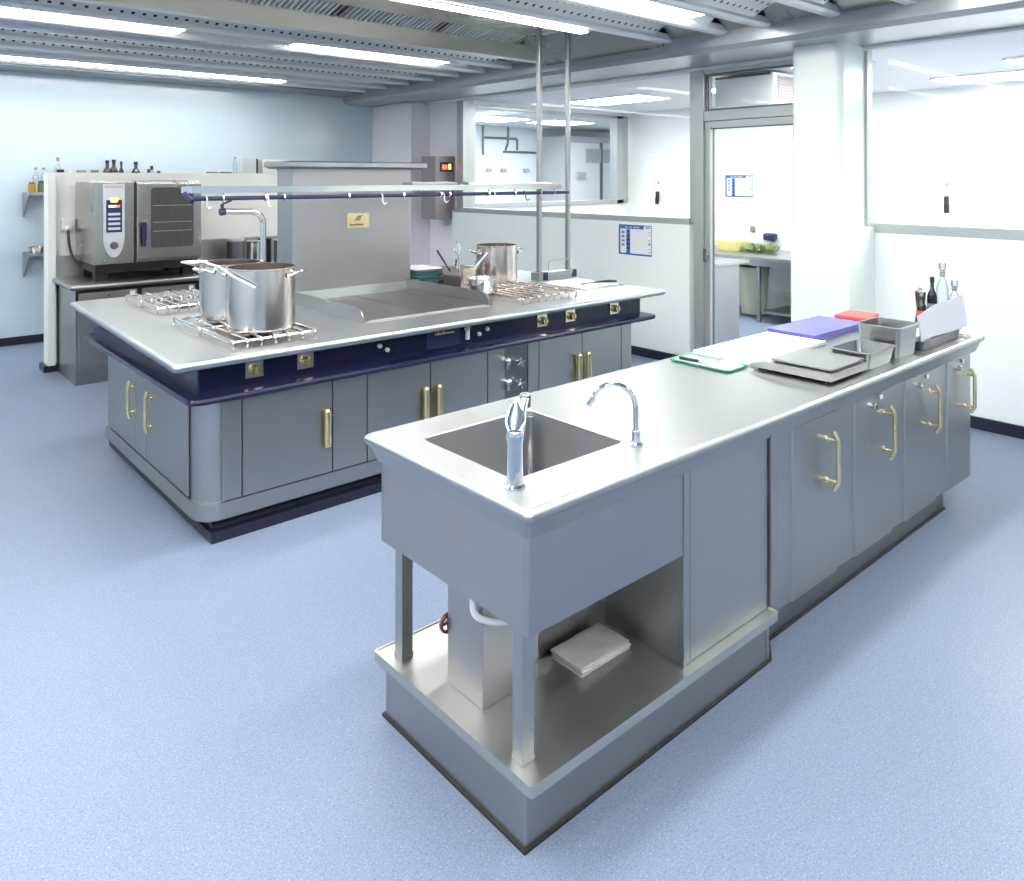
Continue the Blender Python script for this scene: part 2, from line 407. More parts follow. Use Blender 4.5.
# ---------------------------------------------------------------- window frames, glass, door
def frame_x(root, x0, x1, y0, y1, z0, z1, t, m='alu', name='frame', b=.004):
    f = MB(); f.box(x0, x1, y0, y0 + t, z0, z1, b=b); f.box(x0, x1, y1 - t, y1, z0, z1, b=b)
    f.box(x0, x1, y0 + t, y1 - t, z0, z0 + t, b=b); f.box(x0, x1, y0 + t, y1 - t, z1 - t, z1, b=b)
    return f.build(name, m, root)
def pane(root, x, y0, y1, z0, z1, name='glass_pane'):
    return B(x, x + .006, y0, y1, z0, z1).build(name, 'glass', root)
w1 = tag(empty('window_1', (XW, 6, 1.33)), kind='structure')
f = MB(); X0 = 5.985; X1 = 6.07
f.box(X0, 6.165, 7.73, 7.86, 1.33, 2.775, b=.004); f.box(X0, X1, 4.22, 4.285, 1.33, 2.775, b=.004)
f.box(X0 - .03, X1, 4.27, 7.90, 1.315, 1.375, b=.006); f.box(X0, X1, 4.285, 7.73, 2.73, 2.775, b=.004)
f.build('frame', 'alu', w1)
pane(w1, 6.03, 4.285, 7.73, 1.375, 2.73)
w2 = tag(empty('window_2', (XW, 0, 1.36)), kind='structure')
f = MB(); f.box(X0, X1, YF, 2.62, 1.33, 1.405, b=.006); f.box(X0, X1, YF, 2.64, 2.745, 2.775, b=.004); f.box(X0, X1, 2.64, 2.69, 1.33, 2.775, b=.004)
f.build('frame', 'alu', w2); pane(w2, 6.03, YF, 2.65, 1.40, 2.75)
# door and transom
d1 = tag(empty('door_1', (XW, 3.6, 0)), kind='structure')
f = MB(); f.box(5.96, 6.09, 4.12, 4.22, 0, 2.775, b=.004); f.box(5.97, 6.09, 3.06, 3.12, 0, 2.775, b=.004); f.box(5.97, 6.09, 3.12, 4.12, 2.70, 2.775, b=.004)
f.box(5.97, 6.09, 3.12, 4.12, 2.27, 2.36, b=.004)
f.build('door_frame', 'alu', d1)
frame_x(d1, 5.985, 6.05, 3.12, 4.12, .01, 2.265, .062, name='leaf_frame')
frame_x(d1, 6.02, 6.045, 3.175, 4.065, .065, 2.21, .014, 'alu_dark', name='gasket')
pane(d1, 6.03, 3.18, 4.06, .07, 2.205); 
frame_x(d1, 6.0, 6.05, 3.12, 4.10, 2.36, 2.70, .02, 'alu_dark', name='transom_bead')
pane(d1, 6.03, 3.14, 4.08, 2.38, 2.69, 'transom_pane')
b = MB(); b.cyl((5.94, 4.085, 1.05), (5.985, 4.085, 1.05), .012); b.box(5.925, 5.945, 4.07, 4.10, .99, 1.11, b=.006); b.build('door_handle', 'alu_dark', d1)

# ---------------------------------------------------------------- rooms behind the glass
RX = 9.35
B(6.15, RX + .1, YF, 7.8, 2.76, 2.85).build('ceiling_side_room', 'room_ceiling', kind='structure')
B(RX, RX + .1, YF, 7.8, 0, 2.76).build('wall_side_room_far', 'room_wall', kind='structure')
B(6.15, RX, YF - .1, YF, 0, 2.76).build('wall_side_room_front', 'room_wall', kind='structure')
w = MB(); w.box(6.155, RX + .1, 7.8, 7.9, 0, 1.36); w.box(6.15, RX + .1, 7.8, 7.9, 2.70, 2.85); w.box(9.25, RX + .1, 7.8, 7.9, 1.36, 2.70)
w.build('wall_side_room_back', 'room_wall', kind='structure')
w3 = tag(empty('window_3', (7.8, 7.85, 1.36)), kind='structure')
f = MB()
for (a, c_, z0, z1) in ((6.15, 6.22, 1.36, 2.7), (9.0, 9.14, 1.36, 2.7), (6.22, 9.14, 1.36, 1.42), (6.22, 9.14, 2.66, 2.70), (9.14, 9.25, 1.36, 2.7)):
    f.box(a, c_, 7.77, 7.92, z0, z1, b=.004)
f.build('frame', 'alu', w3)
B(6.22, 9.0, 7.84, 7.846, 1.42, 2.66).build('glass_pane', 'glass', w3)
# room further back
B(6.15, 13, 7.92, 11.2, 2.72, 2.82).build('ceiling_rear_room', 'room_ceiling', kind='structure')
B(6.15, 13, 11.02, 11.12, 0, 2.72).build('wall_rear_room_back', 'room_blue', kind='structure')
B(12.9, 13, 7.92, 11.02, 0, 2.72).build('wall_rear_room_right', 'room_blue', kind='structure')
B(6.155, 6.2, 7.93, 11.02, 0, 2.72).build('wall_rear_room_left', 'room_blue', kind='structure')
def light2(x0, x1, y0, y1, z, lab):
    r = empty('ceiling_light', ((x0 + x1) / 2, (y0 + y1) / 2, z), lab, 'ceiling light')
    B(x0 - .03, x1 + .03, y0 - .03, y1 + .03, z + .004, z + .03).build('housing', 'white', r)
    B(x0, x1, y0, y1, z, z + .006).build('diffuser', 'lamp2', r)
light2(7.2, 7.8, 5.9, 7.1, 2.735, 'square light panel in the side room ceiling, seen top left through the long window')
light2(7.3, 7.9, 3.9, 5.1, 2.735, 'square light panel in the side room ceiling, seen through the long window near the door')
light2(6.25, 6.75, 2.95, 3.5, 2.735, 'square light panel in the side room, seen through the glass above the door')
light2(7.4, 8.0, 1.0, 2.1, 2.735, 'large light panel seen through the window right of the column')
light2(6.6, 7.2, .2, 1.3, 2.735, 'nearest light panel at the top right edge of the picture')
light2(8.3, 8.8, 1.9, 3.0, 2.735, 'light panel seen close to the column through the right window')
light2(7.4, 8.0, -1.8, -.6, 2.735, 'light panel of the side room beyond the right edge')
light2(7.5, 8.4, 9.1, 9.9, 2.69, 'farthest light panel seen through two panes at the left')
light2(8.9, 9.8, 9.0, 9.7, 2.69, 'far light panel seen through two panes beside the first post')
# conduits on the rear room wall
def conduit(pts, lab):
    MB().tube(fillet(pts, .05), .022, n=6).build('wall_conduit', 'alu_dark', label=lab, cat='pipe')
yb = 10.99
conduit([(8.98, yb, 2.715), (8.98, yb, 2.17)], 'straight grey conduit running down the far wall, leftmost seen through the long window')
conduit([(9.02, yb, 2.50), (9.82, yb, 2.50), (9.82, yb, 2.28)], 'grey conduit with one square bend on the far wall behind two panes')
conduit([(9.59, yb, 2.715), (9.59, yb, 2.42), (9.53, yb, 2.28)], 'second vertical grey conduit on the far wall behind two panes')
conduit([(9.48, yb, 2.245), (10.58, yb, 2.245), (10.64, yb, 2.20), (10.64, yb, 1.6)], 'long low grey conduit bending down beside the first tall post')
for x_, lab_ in ((9.05, 'left'), (9.42, 'middle'), (10.0, 'right')):
    B(x_, x_ + .14, 10.98, 11.02, 1.86, 1.93, b=.01).build('wall_socket', 'alu', label=lab_ + ' one of three small grey sockets on the far wall under the conduits', cat='socket')
r = empty('cabinet', (11.2, 10.6, 0), 'tall grey framed cabinet in the far room, seen between the second post and window edge', 'cabinet')
B(10.45, 12.2, 10.3, 10.98, 0, 2.45, b=.01).build('body', 'lilac', r)
f = MB(); f.box(10.38, 10.47, 10.25, 10.98, 0, 2.55); f.box(12.15, 12.25, 10.25, 10.98, 0, 2.55); f.box(10.47, 12.15, 10.25, 10.98, 2.45, 2.55); f.build('frame', 'alu', r)
B(11.0, 11.75, 10.27, 10.31, 2.05, 2.32).build('vent_panel', 'alu', r)
B(11.40, 11.45, 10.26, 10.31, .1, 2.45).build('door_edge', 'alu_dark', r)
B(10.75, 10.95, 10.24, 10.30, 1.75, 1.86, b=.01).build('handle', 'alu', r)

# white cold-room door panels on the side room far wall
def fridge_door(y0, y1, lab, hy):
    r = empty('cold_store_door', (RX - .03, (y0 + y1) / 2, 0), lab, 'door')
    B(RX - .052, RX - .002, y0, y1, .05, 2.1, b=.008).build('door_panel', 'room_wall', r)
    b = MB(); b.box(RX - .10, RX - .05, hy - .02, hy + .02, 1.42, 1.55, b=.008); b.box(RX - .12, RX - .08, hy - .035, hy + .015, 1.36, 1.47, b=.01)
    b.build('handle', 'black', r)
    MB().box(RX - .055, RX - .05, hy - .015, hy + .015, 1.66, 1.70).build('latch_plate', 'grey_print', r)
fridge_door(3.17, 4.18, 'white cold store door with dark handle seen through the window right of the column', 3.22)
fridge_door(7.0, 7.7, 'white door with small dark handle seen through the long window beside the metal door frame', 7.22)
B(RX - .03, RX, 2.66, 2.74, 0, 2.5).build('trim_2', 'white', kind='structure')
B(RX - .04, RX, 3.08, 3.11, 0, 2.5).build('trim_3', 'white', kind='structure')
r = empty('wall_sign', (RX - .01, 3.96, 1.75), 'small pale plate on the far white wall close to the column', 'sign')
B(RX - .06, RX - .05, 3.90, 4.06, 1.93, 1.97).build('plate', 'beige', r)

# worktop, cupboard and things seen through the door
r = empty('wall_counter', (9.0, 5.2, 0), 'long counter on the far wall seen through the glass door, vegetables on it', 'counter')
B(8.3, RX, 4.22, 6.6, .76, .80, b=.006).build('counter_top', 'steel_top', r)
B(8.34, RX - .02, 4.24, 6.6, .69, .76).build('apron', 'steel', r)
for yy in (4.26, 5.0, 6.5): B(8.4, 8.44, yy, yy + .04, 0, .7).build('leg', 'steel', r)
B(8.38, 9.3, 4.31, 4.80, .42, .69, b=.005).build('drawer_box', 'steel', r)
B(8.4, 9.3, 4.26, 4.95, .12, .15).build('lower_shelf', 'steel', r)
r = empty('base_cabinet', (7.2, 4.9, 0), 'grey cabinet with steel top just inside the glass door', 'cabinet')
B(6.75, 7.2, 4.52, 5.6, .0, .84, b=.008).build('body', 'steel_dull', r)
B(6.72, 7.3, 4.46, 5.62, .84, .88, b=.01).build('top', 'steel_top', r)
B(6.85, 7.15, 4.75, 5.5, .8805, .885).build('recessed_tray', 'steel_dull', r)
c = MB(); c.lathe((8.85, 5.35, 0), [(.001, .02), (.15, .02), (.19, .6), (.20, .62), (.18, .62), (.14, .04)], n=24)
c.build('waste_bin', 'beige', label='beige bin standing under the far counter seen through the glass door', cat='bin')
def heap(x, y, z, n, m, sx, sy, nm, lab, cat, g, r0=.03):
    for i in range(n):
        b = MB(); px_, py_ = x + random.uniform(-sx, sx), y + random.uniform(-sy, sy)
        rr_ = r0 * random.uniform(.8, 1.2)
        b.lathe((px_, py_, z), [(.001, 0), (rr_ * .8, rr_ * .3), (rr_, rr_), (rr_ * .75, rr_ * 1.7), (.001, rr_ * 2)], n=10)
        b.build(nm, m, label=lab, cat=cat, group=g)
b = MB(); b.rrl([(8.75, 9.0, 5.52, 5.83, .03, .8003), (8.72, 9.03, 5.49, 5.86, .03, .93)], True, False); b.rrl([(8.73, 9.02, 5.50, 5.85, .03, .928), (8.76, 8.99, 5.53, 5.82, .03, .83)], False, True)
b.build('food_box', 'yellow_veg', label='pale yellow box on the far counter seen through the glass door', cat='box')
b = MB()
for i in range(60):
    a = random.uniform(0, 6.28); rr_ = random.uniform(0, .2); L_ = random.uniform(.06, .13)
    x_, y_ = 8.85 + rr_ * .5 * math.cos(a), 5.24 + rr_ * math.sin(a)
    p = Vector((x_, y_, .805)); q = p + Vector((math.cos(a) * L_ * .5, math.sin(a) * L_, random.uniform(.03, .12)))
    b.tube([p, (p + q) / 2 + Vector((0, 0, .02)), q], .01, n=4, rs=[.006, .022, .003])
b.build('leafy_greens', 'veg', label='heap of leafy green vegetables on the far counter behind the glass door', cat='vegetables', kind='stuff')
r = empty('hand_dispenser', (9.3, 5.38, .92), 'dark blue box fixed on the wall above the far counter', 'dispenser')
B(9.25, RX, 5.29, 5.47, .92, 1.02, b=.03, seg=3).build('body', 'navy_plastic', r)
for yy, lab in ((6.29, 'left small dark socket on the wall above the far counter'), (5.66, 'right small dark socket on the wall above the far counter')):
    B(9.31, RX, yy - .03, yy + .03, 1.02, 1.10, b=.01).build('wall_socket', 'grey_print', label=lab, cat='socket')
# air cooling unit near the ceiling behind the transom
r = empty('air_cooler', (6.7, 4.0, 2.44), 'white air cooler box hung from the ceiling behind the glass over the door', 'air conditioner')
B(6.5, 6.95, 3.72, 4.36, 2.44, 2.735, b=.02, seg=3).build('casing', 'room_wall', r)
b = MB()
for k in range(8): b.box(6.56, 6.89, 3.705, 3.722, 2.485 + k * .027, 2.497 + k * .027)
b.box(6.54, 6.91, 3.715, 3.725, 2.475, 2.705); b.build('grille', 'pinkbrown', r)
b = MB(); b.tube([(6.49, 3.75, 2.72), (6.49, 4.34, 2.72)], .01); b.build('pipe', 'alu_dark', r)

# ---------------------------------------------------------------- notices (framed charts)
def notice(x, y0, y1, z0, z1, lab):
    r = empty('wall_notice', (x, (y0 + y1) / 2, z0), lab, 'sign')
    B(x - .008, x, y0, y1, z0, z1, b=.001).build('panel', 'paper', r)
    W_, H_ = y1 - y0, z1 - z0; X = x - .0095
    def q(a, b_, c_, d, m, n): B(X, x - .008, y1 - W_ * b_, y1 - W_ * a, z0 + H_ * c_, z0 + H_ * d).build(n, m, r)
    f = MB()
    for a, b_, c_, d in ((0, .05, 0, 1), (.985, 1, 0, 1), (0, 1, 0, .05), (0, 1, .97, 1), (.05, .76, .86, .97), (.24, .35, .05, .84)):
        f.box(X, x - .008, y1 - W_ * b_, y1 - W_ * a, z0 + H_ * c_, z0 + H_ * d)
    f.build('blue_border', 'blue_print', r)
    g = MB()
    for k in range(4): g.box(X, x - .008, y1 - W_ * .18, y1 - W_ * .09, z0 + H_ * (.28 + .14 * k), z0 + H_ * (.36 + .14 * k))
    for k, dz in enumerate((.12, .22, .36, .5, .66, .76)): g.box(X, x - .008, y1 - W_ * .96, y1 - W_ * .90, z0 + H_ * dz, z0 + H_ * (dz + (.07 if k == 2 else .02)))
    g.box(X, x - .008, y1 - W_ * .95, y1 - W_ * .82, z0 + H_ * .90, z0 + H_ * .94)
    g.build('pictograms', 'grey_print', r)
    g = MB()
    for k in range(5): g.box(X, x - .008, y1 - W_ * .33, y1 - W_ * .27, z0 + H_ * (.12 + .14 * k), z0 + H_ * (.18 + .14 * k))
    for a in (.2, .33, .45, .55): g.box(X - .0005, x - .008, y1 - W_ * (a + .08), y1 - W_ * a, z0 + H_ * .90, z0 + H_ * .935)
    g.build('pale_marks', 'panel_silver', r)
notice(5.96, 4.70, 5.12, .985, 1.285, 'blue bordered chart on the dado wall right of the tall posts')
notice(RX, 5.66, 6.09, 1.49, 1.79, 'blue bordered chart on the far white wall seen through the glass door')
# warm grey wall box with display
r = empty('wall_cabinet', (5.85, 8.1, 1.25), 'warm grey box with small lit display on the wall left of the long window', 'appliance')
B(5.72, XW, 7.96, 8.27, 1.22, 2.03, b=.008).build('casing', 'pinkbrown', r)
B(5.79, 5.99, 7.952, 7.962, 1.83, 1.95).build('display', 'black', r)
B(5.82, 5.90, 7.948, 7.954, 1.86, 1.92).build('red_reading', 'display_red', r)
B(5.92, 5.96, 7.948, 7.954, 1.86, 1.93).build('yellow_light', 'display_yellow', r)

# ================================================================ cooking range island
def bullnose(x0, x1, y0, y1, zt, t, r, inset=.03):
    h = t / 2; L = [(x0 + inset, x1 - inset, y0 + inset, y1 - inset, max(r - inset, .005), zt - t - .001)]
    for k in range(9):
        a = math.radians(-90 + 180 * k / 8); e = h - h * math.cos(a)
        L.append((x0 + e, x1 - e, y0 + e, y1 - e, r, zt - h + h * math.sin(a)))
    return L
R = empty('cooking_range', (2.9, 4.6, 0), 'big stainless cooking range island with navy control band and pots on top', 'cooking range')
RX0, RX1, RY0, RYB = 1.165, 4.77, 3.62, 5.98
b = MB(); b.rrl(bullnose(RX0, RX1, RY0, RYB, .90, .042, .03)); 
for v in b.bm.verts:
    if v.co.x < 2: v.co.x += -.015 + (v.co.y - 3.62) * .026
b.build('worktop', 'range_top', R)
b = MB(); b.rrl([(1.30, 4.60, 3.74, 5.72, .01, .70), (1.30, 4.60, 3.74, 5.72, .01, .862)]); b.build('control_band', 'navy', R)
b = MB(); b.rrl([(1.265, 4.66, 3.68, 5.68, .05, .675), (1.235, 4.69, 3.645, 5.71, .06, .687), (1.23, 4.695, 3.64, 5.72, .06, .702), (1.235, 4.69, 3.645, 5.71, .06, .714), (1.28, 4.62, 3.72, 5.66, .04, .727)])
b.build('bumper_ledge', 'navy', R)
BX0, BX1, BY0, BY1 = 1.305, 4.53, 3.715, 5.46
b = MB(); b.rrl([(BX0 + .02, BX1 - .02, BY0 + .02, BY1 - .02, .09, .085), (BX0, BX1, BY0, BY1, .11, .11), (BX0, BX1, BY0, BY1, .11, .70)], n=10); b.build('body', 'steel_front', R)
b = MB(); b.rrl([(1.35, 4.60, 3.70, 5.53, .01, 0), (1.35, 4.60, 3.70, 5.53, .01, .05), (1.37, 4.55, 3.74, 5.50, .01, .055), (1.38, 4.5, 3.78, 5.4, .01, .10)]); b.build('plinth', 'plinth_dark', R)
# fronts: flush doors with shadow gaps
def door_handle(parent, x, y, z0, z1, axis, m='brass', out=.045):
    b = MB()
    def P(d, z): return (x, y - d, z) if axis == 'y' else (x - d, y, z)
    e = .035
    b.tube([P(out * .62, z1), P(out, z1 - e), P(out, z0 + e), P(out * .62, z0)], .0095, n=8)
    for z in (z0 + e, z1 - e): b.cyl(P(-.002, z), P(out, z), .006, n=8)
    for z in (z0 + e, z1 - e): b.cyl(P(-.002, z), P(.004, z), .012, n=10)
    return b.build('handle', m, parent)
def range_handle(parent, x, y, z0, z1):
    b = MB(); b.cyl((x, y - .03, z0), (x, y - .03, z1), .020, n=14); b.cyl((x, y - .03, z1), (x, y - .03, z1 + .012), .017, .008, n=14)
    for z in (z0 + .03, z1 - .03): b.cyl((x, y + .003, z), (x, y - .03, z), .008, n=8)
    return b.build('handle', 'brass', parent)
ZD0, ZD1 = .19, .668
g = .0028
def fpanel(x0, x1, name='door', z0=ZD0, m='steel_front'):
    return B(x0 + g, x1 - g, BY0 - .014, BY0 + .002, z0, ZD1, b=.003).build(name, m, R)
B(1.42, 4.42, BY0 - .006, BY0 + .004, .17, ZD1).build('shadow_gap', 'black', R)
B(1.40, 1.50 - g, BY0 - .014, BY0 + .002, ZD0, ZD1, b=.003).build('side_panel', 'steel_front', R)
for x0, x1, h in ((1.50, 1.99, 1.945), (2.20, 2.625, 2.576), (2.625, 3.06, 2.669), (3.50, 3.915, 3.862), (3.915, 4.33, 3.95)):
    d = fpanel(x0, x1); range_handle(d, h, BY0 - .014, .34, .525)
fpanel(1.99, 2.20, 'fixed_panel'); fpanel(3.40, 3.50, 'fixed_panel'); B(4.33 + g, 4.44, BY0 - .014, BY0 + .002, ZD0, ZD1, b=.003).build('side_panel', 'steel_front', R)
b = MB(); b.box(3.06 + g, 3.20, BY0 - .014, BY0 + .002, ZD0, ZD1, b=.003); b.build('valve_panel', 'steel_front', R)
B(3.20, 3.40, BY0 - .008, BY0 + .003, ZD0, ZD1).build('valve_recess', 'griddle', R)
for z in (.57, .435):
    v = MB(); v.cyl((3.215, BY0 - .01, z + .015), (3.215, BY0 - .045, z + .015), .022, n=14); v.cyl((3.215, BY0 - .045, z + .015), (3.215, BY0 - .055, z + .015), .022, .010, n=14)
    v.cyl((3.215, BY0 - .03, z + .01), (3.215, BY0 - .03, z - .035), .014, n=10)
    o = v.build('valve', 'chrome', R)
    v = MB(); v.cyl((3.30, BY0 - .01, z), (3.30, BY0 - .06, z), .009, n=10)
    for a in (20, 110, 200, 290):
        v.cyl((3.30, BY0 - .058, z), (3.30 + .034 * math.cos(math.radians(a)), BY0 - .058, z + .034 * math.sin(math.radians(a))), .006, .008, n=8)
    v.build('tap_cross', 'chrome', o)
# left end doors
def sdoor(y0, y1, name='door'):
    return B(BX0 - .012, BX0 + .003, y0 + g, y1 - g, .195, ZD1, b=.003).build(name, 'steel_front', R)
B(BX0 - .004, BX0 + .003, 3.86, 5.28, .175, ZD1).build('shadow_gap', 'black', R)
d = sdoor(4.73, 5.29); door_handle(d, BX0 - .012, 4.765, .37, .585, 'x', 'brass', .03)
sdoor(4.52, 4.73, 'fixed_panel')
d = sdoor(3.86, 4.52); door_handle(d, BX0 - .012, 4.44, .365, .59, 'x', 'brass', .03)
b = MB(); b.rrl([(BX0 - .012, BX1 + .0, BY0 - .014, BY1, .11, .105), (BX0 - .012, BX1, BY0 - .014, BY1, .11, .184)], n=10); b.build('base_band', 'steel_front', R)
# knobs on the navy band
CY = 3.74
for x in (1.575, 1.85, 3.56, 3.83, 4.29):
    p = B(x - .046, x + .046, CY - .008, CY + .002, .753, .842, b=.002).build('knob_plate', 'steel_bright', R)
    k = MB(); k.cyl((x, CY - .006, .795), (x, CY - .014, .795), .030, n=20); k.cyl((x, CY - .014, .795), (x, CY - .045, .795), .026, .021, n=20)
    k.box(x - .004, x + .004, CY - .052, CY - .044, .778, .816, b=.002); k.build('knob', 'brass', p)
for x, z in ((2.30, .806), (2.35, .777), (3.02, .777), (3.085, .80)):
    k = MB(); k.cyl((x, CY + .002, z), (x, CY - .012, z), .013, n=14); k.cyl((x, CY - .012, z), (x, CY - .016, z), .013, .008, n=14); k.build('indicator_button', 'white', R)
s = B(2.62, 2.87, CY - .006, CY + .002, .735, .845, b=.002).build('badge_plate', 'navy_plastic', R)
k = MB(); xx = 2.675
for wdt in (.012, .022, .014, .02, .012, .018, .014, .016):
    k.box(xx, xx + wdt, CY - .009, CY - .006, .812, .824 + (.006 if wdt > .018 else 0)); xx += wdt + .003
k.build('gold_lettering', 'brass', s)
k = MB(); k.box(2.905, 2.945, CY - .012, CY + .002, .815, .842, b=.003); k.box(2.912, 2.938, CY - .016, CY + .002, .755, .818, b=.004); k.build('latch', 'white', R)
# griddle set in the worktop
gr = MB(); gr.box(2.33, 3.27, 3.93, 4.94, .899, .904, b=.002); gr = gr.build('griddle', 'range_top', R)
B(2.36, 2.78, 3.975, 4.90, .904, .909, b=.002).build('ribbed_plate', 'griddle', gr)
B(2.79, 3.24, 3.975, 4.90, .904, .908, b=.002).build('smooth_plate', 'griddle', gr)
B(2.36, 3.24, 3.95, 3.972, .900, .9065, b=.002).build('grease_channel', 'hood_plate', gr)
def guard(x):
    pr_ = [(3.95, .90), (4.94, .90), (4.94, .985), (4.03, .985), (3.99, .975), (3.965, .955), (3.95, .93)]
    MB().prism(pr_, 'x', x, x + .006).build('splash_guard', 'steel', gr)
guard(2.32); guard(3.275)
# extraction box in the middle
e = empty('extraction_box', (2.88, 5.12, .9), 'tall stainless box with brass plaque standing in the middle of the range', 'extraction box')
b = MB(); b.rrl([(2.38, 3.36, 5.0, 5.25, .012, .90), (2.38, 3.36, 5.0, 5.25, .012, 1.83)]); b.build('casing', 'steel_dull', e)
b = MB(); b.rrl([(2.35, 3.38, 4.975, 5.26, .01, .90), (2.36, 3.375, 4.985, 5.26, .01, .955)]); b.build('base_collar', 'steel_top', e)
b = MB(); b.rrl([(2.33, 3.44, 4.94, 5.29, .02, 1.815), (2.30, 3.47, 4.92, 5.31, .025, 1.83), (2.30, 3.47, 4.92, 5.31, .025, 1.86), (2.31, 3.46, 4.93, 5.30, .02, 1.868)]); b.build('cap', 'steel', e)
pq = B(2.80, 2.985, 4.993, 5.0, 1.38, 1.49, b=.002).build('plaque', 'brass', e, label='brass plaque')
k = MB()
for a0, sc in ((0, 1), (1, .8)):
    pts = [(2.89 + .022 * math.cos(t) * sc + .012 * (t / 3), 4.992, 1.455 + .014 * math.sin(t * 1.3) * sc + .004 * t * .5) for t in [q * .45 - 2.2 for q in range(12)]]
    k.tube(pts, .0022, n=5)
k.tube([(2.86, 4.992, 1.438), (2.885, 4.992, 1.452), (2.915, 4.992, 1.468), (2.93, 4.992, 1.475)], .003, n=5)
xx = 2.825
for wd, hh in ((.006, .016), (.010, .010), (.008, .010), (.010, .010), (.006, .010), (.008, .014), (0, 0), (.006, .016), (.009, .010), (.008, .010), (.007, .010), (.009, .010), (.006, .012)):
    if wd: k.box(xx, xx + wd * .75, 4.991, 4.994, 1.402, 1.402 + hh)
    xx += max(wd, .006) + .001
k.build('engraving', 'brown', pq)
# overhead shelf with two tall posts
sh = empty('overhead_shelf', (3.0, 4.62, .9), 'long stainless shelf over the range with navy hook rail and two tall posts', 'shelf')
b = MB(); b.rrl([(1.52, 4.53, 4.50, 4.66, .015, 1.662), (1.52, 4.53, 4.50, 4.66, .015, 1.70)]); b.build('shelf_board', 'steel_bright', sh)
for x in (4.40, 4.74):
    b = MB(); b.rrl([(x - .02, x + .02, 4.63, 4.67, .012, .90), (x - .02, x + .02, 4.63, 4.67, .012, 3.07)], n=4); b.build('post', 'steel', sh)
b = MB(); b.box(4.35, 4.79, 4.60, 4.70, .90, .965, b=.004); b.build('foot_box', 'steel', sh)
for x in (4.42, 4.76): B(x - .02, x + .03, 4.592, 4.708, .905, .968, b=.003).build('foot_clamp', 'navy_plastic', sh)
b = MB(); b.tube(fillet([(4.42, 4.56, .90), (4.42, 4.56, 1.07), (4.70, 4.56, 1.07), (4.70, 4.56, .95)], .02), .004, n=6); b.build('wire_stop', 'steel_bright', sh)
b = MB(); b.cyl((1.52, 4.53, 1.63), (4.62, 4.53, 1.63), .013, n=12); b.cyl((1.52, 4.47, 1.615), (1.50, 4.53, 1.66), .015, n=10); b.build('hook_rail', 'navy_plastic', sh)
for x in (1.72, 1.98, 2.10, 2.55, 2.98, 3.30, 3.38, 3.75, 4.02, 4.30, 4.45):
    k = MB(); k.tube([(x, 4.53, 1.665), (x, 4.513, 1.63), (x, 4.53, 1.612), (x, 4.548, 1.63)], .006, n=6); k.build('rail_bracket', 'steel_bright', sh)
for x, s_ in ((1.62, 1), (1.99, 1), (2.80, 1), (3.32, 1), (3.80, 1), (4.12, 0)):
    k = MB(); k.tube(fillet([(x, 4.545, 1.638), (x, 4.522, 1.648), (x, 4.508, 1.63), (x, 4.51, 1.59), (x + .012, 4.50, 1.57), (x + .02, 4.485, 1.585)], .008, 3), .0042, n=6)
    k.build('hook', 'white' if s_ else 'alu_dark', label=['white hook hanging on the navy rail', 'dark hook on the navy rail'][1 - s_] + (', ' + {1.62: 'near its left end over the oven', 1.99: 'just above the swivelling water spout', 2.80: 'right of the brass plaque', 3.32: 'where the extraction box ends', 3.80: 'left of the first tall post', 4.12: 'closest to the first tall post'}[x]), cat='hook', group='hooks on the navy rail')
# flat papers / cloth on the shelf
b = MB(); n_ = 14; L = []
for j, yy in enumerate((4.515, 4.56, 4.61)):
    L.append([(3.55 + .87 * i / n_, yy + .004 * math.sin(i), 1.715 + .005 * math.sin(i * 1.3 + j)) for i in range(n_ + 1)])
for j, yy in enumerate((4.61, 4.56, 4.515)):
    L.append([(3.55 + .87 * i / n_, yy + .004 * math.sin(i), 1.7012) for i in range(n_ + 1)])
L.append(L[0]); b.loops(L, closed_ring=False); b.build('folded_cloth', 'cloth', label='pale folded cloth lying along the right end of the overhead shelf', cat='cloth')
B(3.05, 3.45, 4.52, 4.65, 1.7008, 1.722, b=.004).build('baking_tray', 'steel_dull', label='flat dull tray on the overhead shelf just right of the extraction box', cat='tray')
# pot-filler spout
r = empty('water_spout', (2.25, 5.15, .9), 'tall bent steel water spout rising behind the near stockpots', 'tap')
b = MB(); b.tube(fillet([(2.235, 5.15, .9), (2.235, 5.15, 1.515), (1.965, 5.15, 1.525)], .09, 8), .021, n=12); b.build('pipe', 'steel_bright', r)
b = MB(); b.cyl((2.235, 5.15, .9), (2.235, 5.15, .94), .035, n=16); b.build('base_collar', 'chrome', r)
b = MB(); b.cyl((1.97, 5.15, 1.525), (1.935, 5.15, 1.52), .024, n=14); b.cyl((1.95, 5.15, 1.54), (1.95, 5.15, 1.575), .012, n=10); b.tube([(1.95, 5.15, 1.575), (2.01, 5.14, 1.60)], .008, n=8); b.build('spout_end', 'navy_plastic', r)

